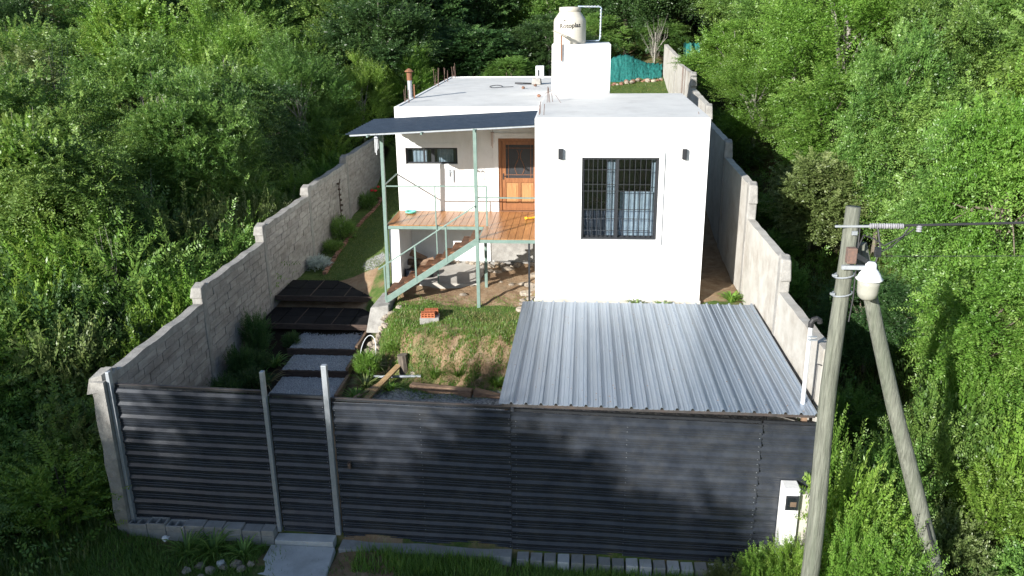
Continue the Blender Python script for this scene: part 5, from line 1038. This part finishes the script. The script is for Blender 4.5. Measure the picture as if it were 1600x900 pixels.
# leafy undergrowth below the woods
def undergrowth(name, label, n, reg, keep, lm, seed, hgt, sc=1.0):
    g = np.random.default_rng(seed); x = g.uniform(reg[0], reg[1], n); y = reg[2] + (reg[3] - reg[2]) * g.random(n); k = keep(x, y) & (np.sin(x * .9 + seed) * np.sin(y * .8) + .6 * np.sin(x * 2.3 + y * 1.9) > g.uniform(-2.2, .2, n)); x, y = x[k], y[k]; n = len(x)
    c = np.stack([x, y, zterr(x, y) + hgt * g.random(n) ** 1.5], -1); d = norm(np.stack([g.normal(0, .7, n), g.normal(0, .7, n), np.full(n, .9)], -1)); V, tn = sprays(c, d, sc * g.uniform(.3, .8, n), 12, .13 * sc, .06 * sc, .25, g, .5 + .25 * np.sin(x * 1.1) * np.sin(y * 1.3))
    me = np_mesh(name, V, quads(V), [LEAF[lm]], tn); o = bpy.data.objects.new(name, me); COL.objects.link(o); o['kind'] = 'stuff'; o['label'] = label
undergrowth('undergrowth', 'leafy undergrowth on the ground left of the plot', 9000, (-34, -9.3, 11.5, 42), lambda x, y: x > -.76 * y - 3, 'mid', 3, .7)
undergrowth('undergrowth', 'leafy undergrowth on the ground right of the plot', 6000, (4.8, 24, 11.5, 42), lambda x, y: x < .56 * y + 2, 'mid', 4, .6)
undergrowth('undergrowth', 'leafy undergrowth below the trees behind the house', 7000, (-50, 40, 42, 75), lambda x, y: (x > -.76 * y - 3) & (x < .56 * y + 3) & ~((x > 0) & (x < 5) & (y < 47)), 'dark', 5, 1.2, 1.8)
# tufts of blades
def tuft(name, label, loc, n, L_, w_, lm, spread=.6, droop=.6, group=None, cat='plant'):
    g = np.random.default_rng(int(abs(loc[0] * 100 + loc[1] * 10)) + n); a = g.random(n) * 6.283; tilt = g.random(n) * spread; ln = L_ * g.uniform(.6, 1.1, n); V = []; seg = 4
    for i in range(n):
        d = np.array([math.cos(a[i]) * math.sin(tilt[i]), math.sin(a[i]) * math.sin(tilt[i]), math.cos(tilt[i])]); sd_ = np.array([-math.sin(a[i]), math.cos(a[i]), 0]); b0 = np.array([.05 * math.cos(a[i]), .05 * math.sin(a[i]), 0]); P = []
        for k in range(seg + 1):
            t = k / seg; p = b0 + d * ln[i] * t + np.array([math.cos(a[i]), math.sin(a[i]), 0]) * droop * .4 * ln[i] * t * t - np.array([0, 0, 1]) * droop * .5 * ln[i] * t ** 3; P.append((p, w_ * (1 - t ** 2 * .95) * .5))
        for (p0, w0), (p1, w1) in zip(P[:-1], P[1:]): V += [p0 - sd_ * w0, p0 + sd_ * w0, p1 + sd_ * w1, p1 - sd_ * w1]
    V = np.array(V); me = np_mesh(name, V, quads(V), [LEAF[lm]], np.repeat(g.random(n), seg)); o = bpy.data.objects.new(name, me); COL.objects.link(o); o.location = loc; o['label'] = label; o['category'] = cat
    if group: o['group'] = group
    return o
for (x, y, zp, rr) in ((-8.3, 19.4, 1.7, .4), (-8.0, 18.4, 1.6, .4), (-8.5, 18.9, 2.1, .35), (-7.75, 20.6, 1.7, .25)):
    plant(x, y, zp, rr, 'low0', 'dark', {19.4: 'dark ground shrub left of the middle gravel step', 18.4: 'dark ground shrub left of the lowest gravel step', 18.9: 'taller dark shrub close to the block wall', 20.6: 'small dark shrub left of the uppermost gravel step'}[y], None, 'bush', 'shrub')
for x, y, n, L_, lm, lab in ((1.55, 20.95, 40, .35, 'olive', 'small weed at the foot of the white wall under the window'), (2.25, 20.95, 50, .3, 'mid', 'green weed at the foot of the white wall right of the window'), (2.6, 20.9, 40, .25, 'straw', 'dry weed at the foot of the white wall near its right corner'), (4.1, 21.3, 90, .45, 'bright', 'bright weed against the right hand wall by the orange brick'), (-7.5, 13.25, 60, .6, 'mid', 'leftmost sword leaved tuft in front of the footing'), (-7.0, 13.3, 60, .62, 'mid', 'middle sword leaved tuft in front of the footing'), (-6.4, 13.3, 40, .5, 'mid', 'right sword leaved tuft beside the pale entrance slab'),
                          (-5.25, 18.7, 50, .55, 'olive', 'grey green agave like plant beside the gravel path'), (-5.3, 19.6, 50, .6, 'olive', 'striped sword leaved plant under the hose loop'), (-5.35, 18.1, 60, .5, 'bright', 'bright tuft at the lower end of the gravel path'),
                          (-7.9, 19.6, 45, .6, 'mid', 'dark sword leaved plant left of the gravel path'), (-8.2, 18.5, 60, .9, 'dark', 'dark spiky plant against the left wall'), (-7.8, 18.6, 26, .7, 'straw', 'pale straplike leaved plant left of the middle gravel step'),
                          (-3.55, 19.05, 160, .55, 'bright', 'bright green tuft of grass at the foot of the bank behind the plank'), (-2.95, 19.05, 140, .5, 'bright', 'second bright tuft of grass in the middle of the bank foot'), (-1.95, 18.85, 200, .45, 'bright', 'bright grass tuft beside the zinc roof edge'), (-4.6, 18.55, 50, .35, 'bright', 'small bright weed beside the plank'),
                          (6.75, 12.6, 220, .9, 'straw', 'straw coloured pampas like grass right of the leaning pole'), (7.5, 12.9, 200, 1.0, 'straw', 'straw coloured tall grass in the bottom right corner'), (5.6, 12.5, 240, .7, 'grass', 'long green grass clump between the poles'), (7.0, 12.2, 200, .8, 'grass', 'long green grass clump right of the leaning pole foot')):
    tuft('tuft', lab, (x, y, zt(x, y) - .02), n, L_, .05 if n < 100 else .018, lm, .9 if n < 100 else .8, .8)
for x, y, zp, r, k, lm, lab in ((-8.55, 20.2, 2.4, .35, 'shoot0', 'dark', 'dark upright shrub against the left wall by the black platform'), (-8.4, 17.6, 1.8, .4, 'low0', 'dark', 'dark shrub against the left wall behind the fence'), (-7.2, 17.2, 1.4, .4, 'low0', 'dark', 'dark low plant beside the lowest gravel step'), (-8.6, 29.0, 2.95, .5, 'low0', 'mid', 'rounded green shrub in the brick edged bed'), (-8.55, 27.6, 2.4, .35, 'low0', 'mid', 'small green shrub in the brick edged bed nearer the platform'), (-8.55, 25.9, 2.3, .4, 'low0', 'silver', 'silver leaved shrub at the near end of the flower bed'),
                            (-8.6, 33.0, 2.95, .4, 'low0', 'mid', 'green shrub with red flowers in the bed'), (-8.55, 34.3, 2.85, .3, 'low0', 'mid', 'small shrub at the far end of the flower bed'), (-5.3, 19.2, 1.75, .3, 'shoot0', 'bright', 'yellow green shrub beside the middle gravel step'), (-4.75, 19.8, 1.6, .25, 'low0', 'bright', 'small green plant behind the stump')):
    plant(x, y, zp, r, k, lm, lab, None, 'bush', 'shrub')
for i, (x, y, z, s_) in enumerate(((-8.35, 32.8, 2.95, 'left'), (-8.25, 33.0, 2.9, 'middle'), (-8.2, 33.3, 3.0, 'right'))): solo(MB().rock((x, y, z), .07), 'red_flower', f'{s_} red flower head on the shrub in the bed by the left wall', 'flower', LEAF['red'], (x, y, z), 'red flowers by the left wall')
# dry climbing stalk against the left wall
st_ = MB(); st_.tube([(-8.8, 29.9, 2.0), (-8.85, 29.9, 2.8), (-8.86, 29.95, 3.7), (-8.84, 30.1, 3.95)], .02, 5)
for k in range(8): st_.rock((-8.83 + rnd.uniform(-.05, .05), 29.9 + rnd.uniform(-.08, .1), 2.4 + k * .2), .06)
solo(st_, 'dead_plant', 'dry brown stalk climbing the left block wall', 'plant', TIMBER, (-8.8, 29.9, 2))

# grass blades: lawn, bank, verge, rear garden
def blades(name, label, n, region, zone, L_, w_, lm, seed):
    g = np.random.default_rng(seed); x = g.uniform(region[0], region[1], n); y = g.uniform(region[2], region[3], n)
    den = .5 + .5 * np.sin(x * 1.9 + 1) * np.sin(y * 1.3 + 2) + .35 * np.sin(x * 4.7 + y * 3.1); k = g.random(n) < zone(x, y) * np.clip(den + .35, .05, 1); x, y = x[k], y[k]; n = len(x); z = zterr(x, y)
    a = g.random(n) * 6.283; l = L_ * g.uniform(.4, 1.2, n); b = np.stack([x, y, z - .01], -1); sd_ = np.stack([np.cos(a), np.sin(a), 0 * a], -1) * w_ * .5; tip = b + np.stack([-np.sin(a) * .5, np.cos(a) * .5, np.full(n, .9)], -1) * l[:, None] + g.normal(0, .01, (n, 3))
    V = np.stack([b - sd_, b + sd_, tip], 1).reshape(-1, 3); me = np_mesh(name, V, np.arange(len(V)).reshape(-1, 3), [LEAF[lm]], g.random(n)); o = bpy.data.objects.new(name, me); COL.objects.link(o); o['kind'] = 'stuff'; o['label'] = label
blades('lawn_grass', 'short lawn grass between the block wall and the house', 60000, (-8.4, -5.2, 24.3, 38), lambda x, y: .9 + 0 * x, .05, .02, 'grass', 1)
blades('bank_grass', 'patchy grass on the earth in front of the porch', 80000, (-5.3, -1.0, 18.3, 21.9), lambda x, y: np.where(y > 19.7, np.where(y < 21.5, .6 - .14 * (x + 5), .1), .3), .055, .018, 'bright', 2)
blades('bank_straw', 'dry yellowish grass hanging on the earth bank', 22000, (-5.2, -1.1, 18.9, 20.9), lambda x, y: np.where(y < 20.2, .6, .3), .1, .014, 'straw', 12)
blades('bank_tufts', 'green grass growing down the earth bank', 30000, (-5.2, -1.1, 18.6, 20.3), lambda x, y: 1.0 - .1 * (x + 5), .09, .02, 'bright', 13)
blades('verge_grass', 'rough verge grass along the foot of the fence', 150000, (-13, 9, 11.6, 13.85), lambda x, y: np.where((x > -6.05) & (x < -3.3) & (y > 12.1), .06, .8) * np.where((x > -9) & (x < 3.5) & (y > 13.62), 0, 1), .15, .018, 'bright', 3)
blades('rear_grass', 'grass of the garden behind the house', 20000, (.5, 4.3, 37, 46), lambda x, y: .6 + 0 * x, .07, .03, 'grass', 4)
blades('verge_tall_grass', 'taller rough grass against the kerb', 16000, (-4.2, 3.6, 13.0, 13.64), lambda x, y: .55 + 0 * x, .26, .02, 'bright', 21)
blades('wild_grass', 'wild grass on the ground left of the block wall', 60000, (-16, -9.3, 12, 24), lambda x, y: .8 + 0 * x, .3, .03, 'grass', 5)
blades('wild_grass', 'wild grass on the ground right of the rendered wall', 60000, (4.7, 12, 12, 26), lambda x, y: .8 + 0 * x, .3, .03, 'grass', 6)
# far house seen through the trees
fh = thing('far_house', 'grey roofed building glimpsed through the dark trees behind the roof', 'house', (-6.6, 50, 5)); zt_ = zt(-6.6, 50)
MB().box(-8.2, -5.2, 49.2, 53, zt_ - 1, 7.9).build('wall', BARN, fh); MB().hexa([(-8.5, 48.8, 7.9), (-4.9, 48.8, 7.9), (-4.9, 53.4, 7.9), (-8.5, 53.4, 7.9), (-8.5, 50.9, 8.8), (-4.9, 50.9, 8.8), (-4.9, 51.1, 8.8), (-8.5, 51.1, 8.8)]).build('roof', TILE, fh); MB().box(-7.2, -6.4, 49.15, 49.2, 6.6, 7.4).build('window', DARKM, fh)
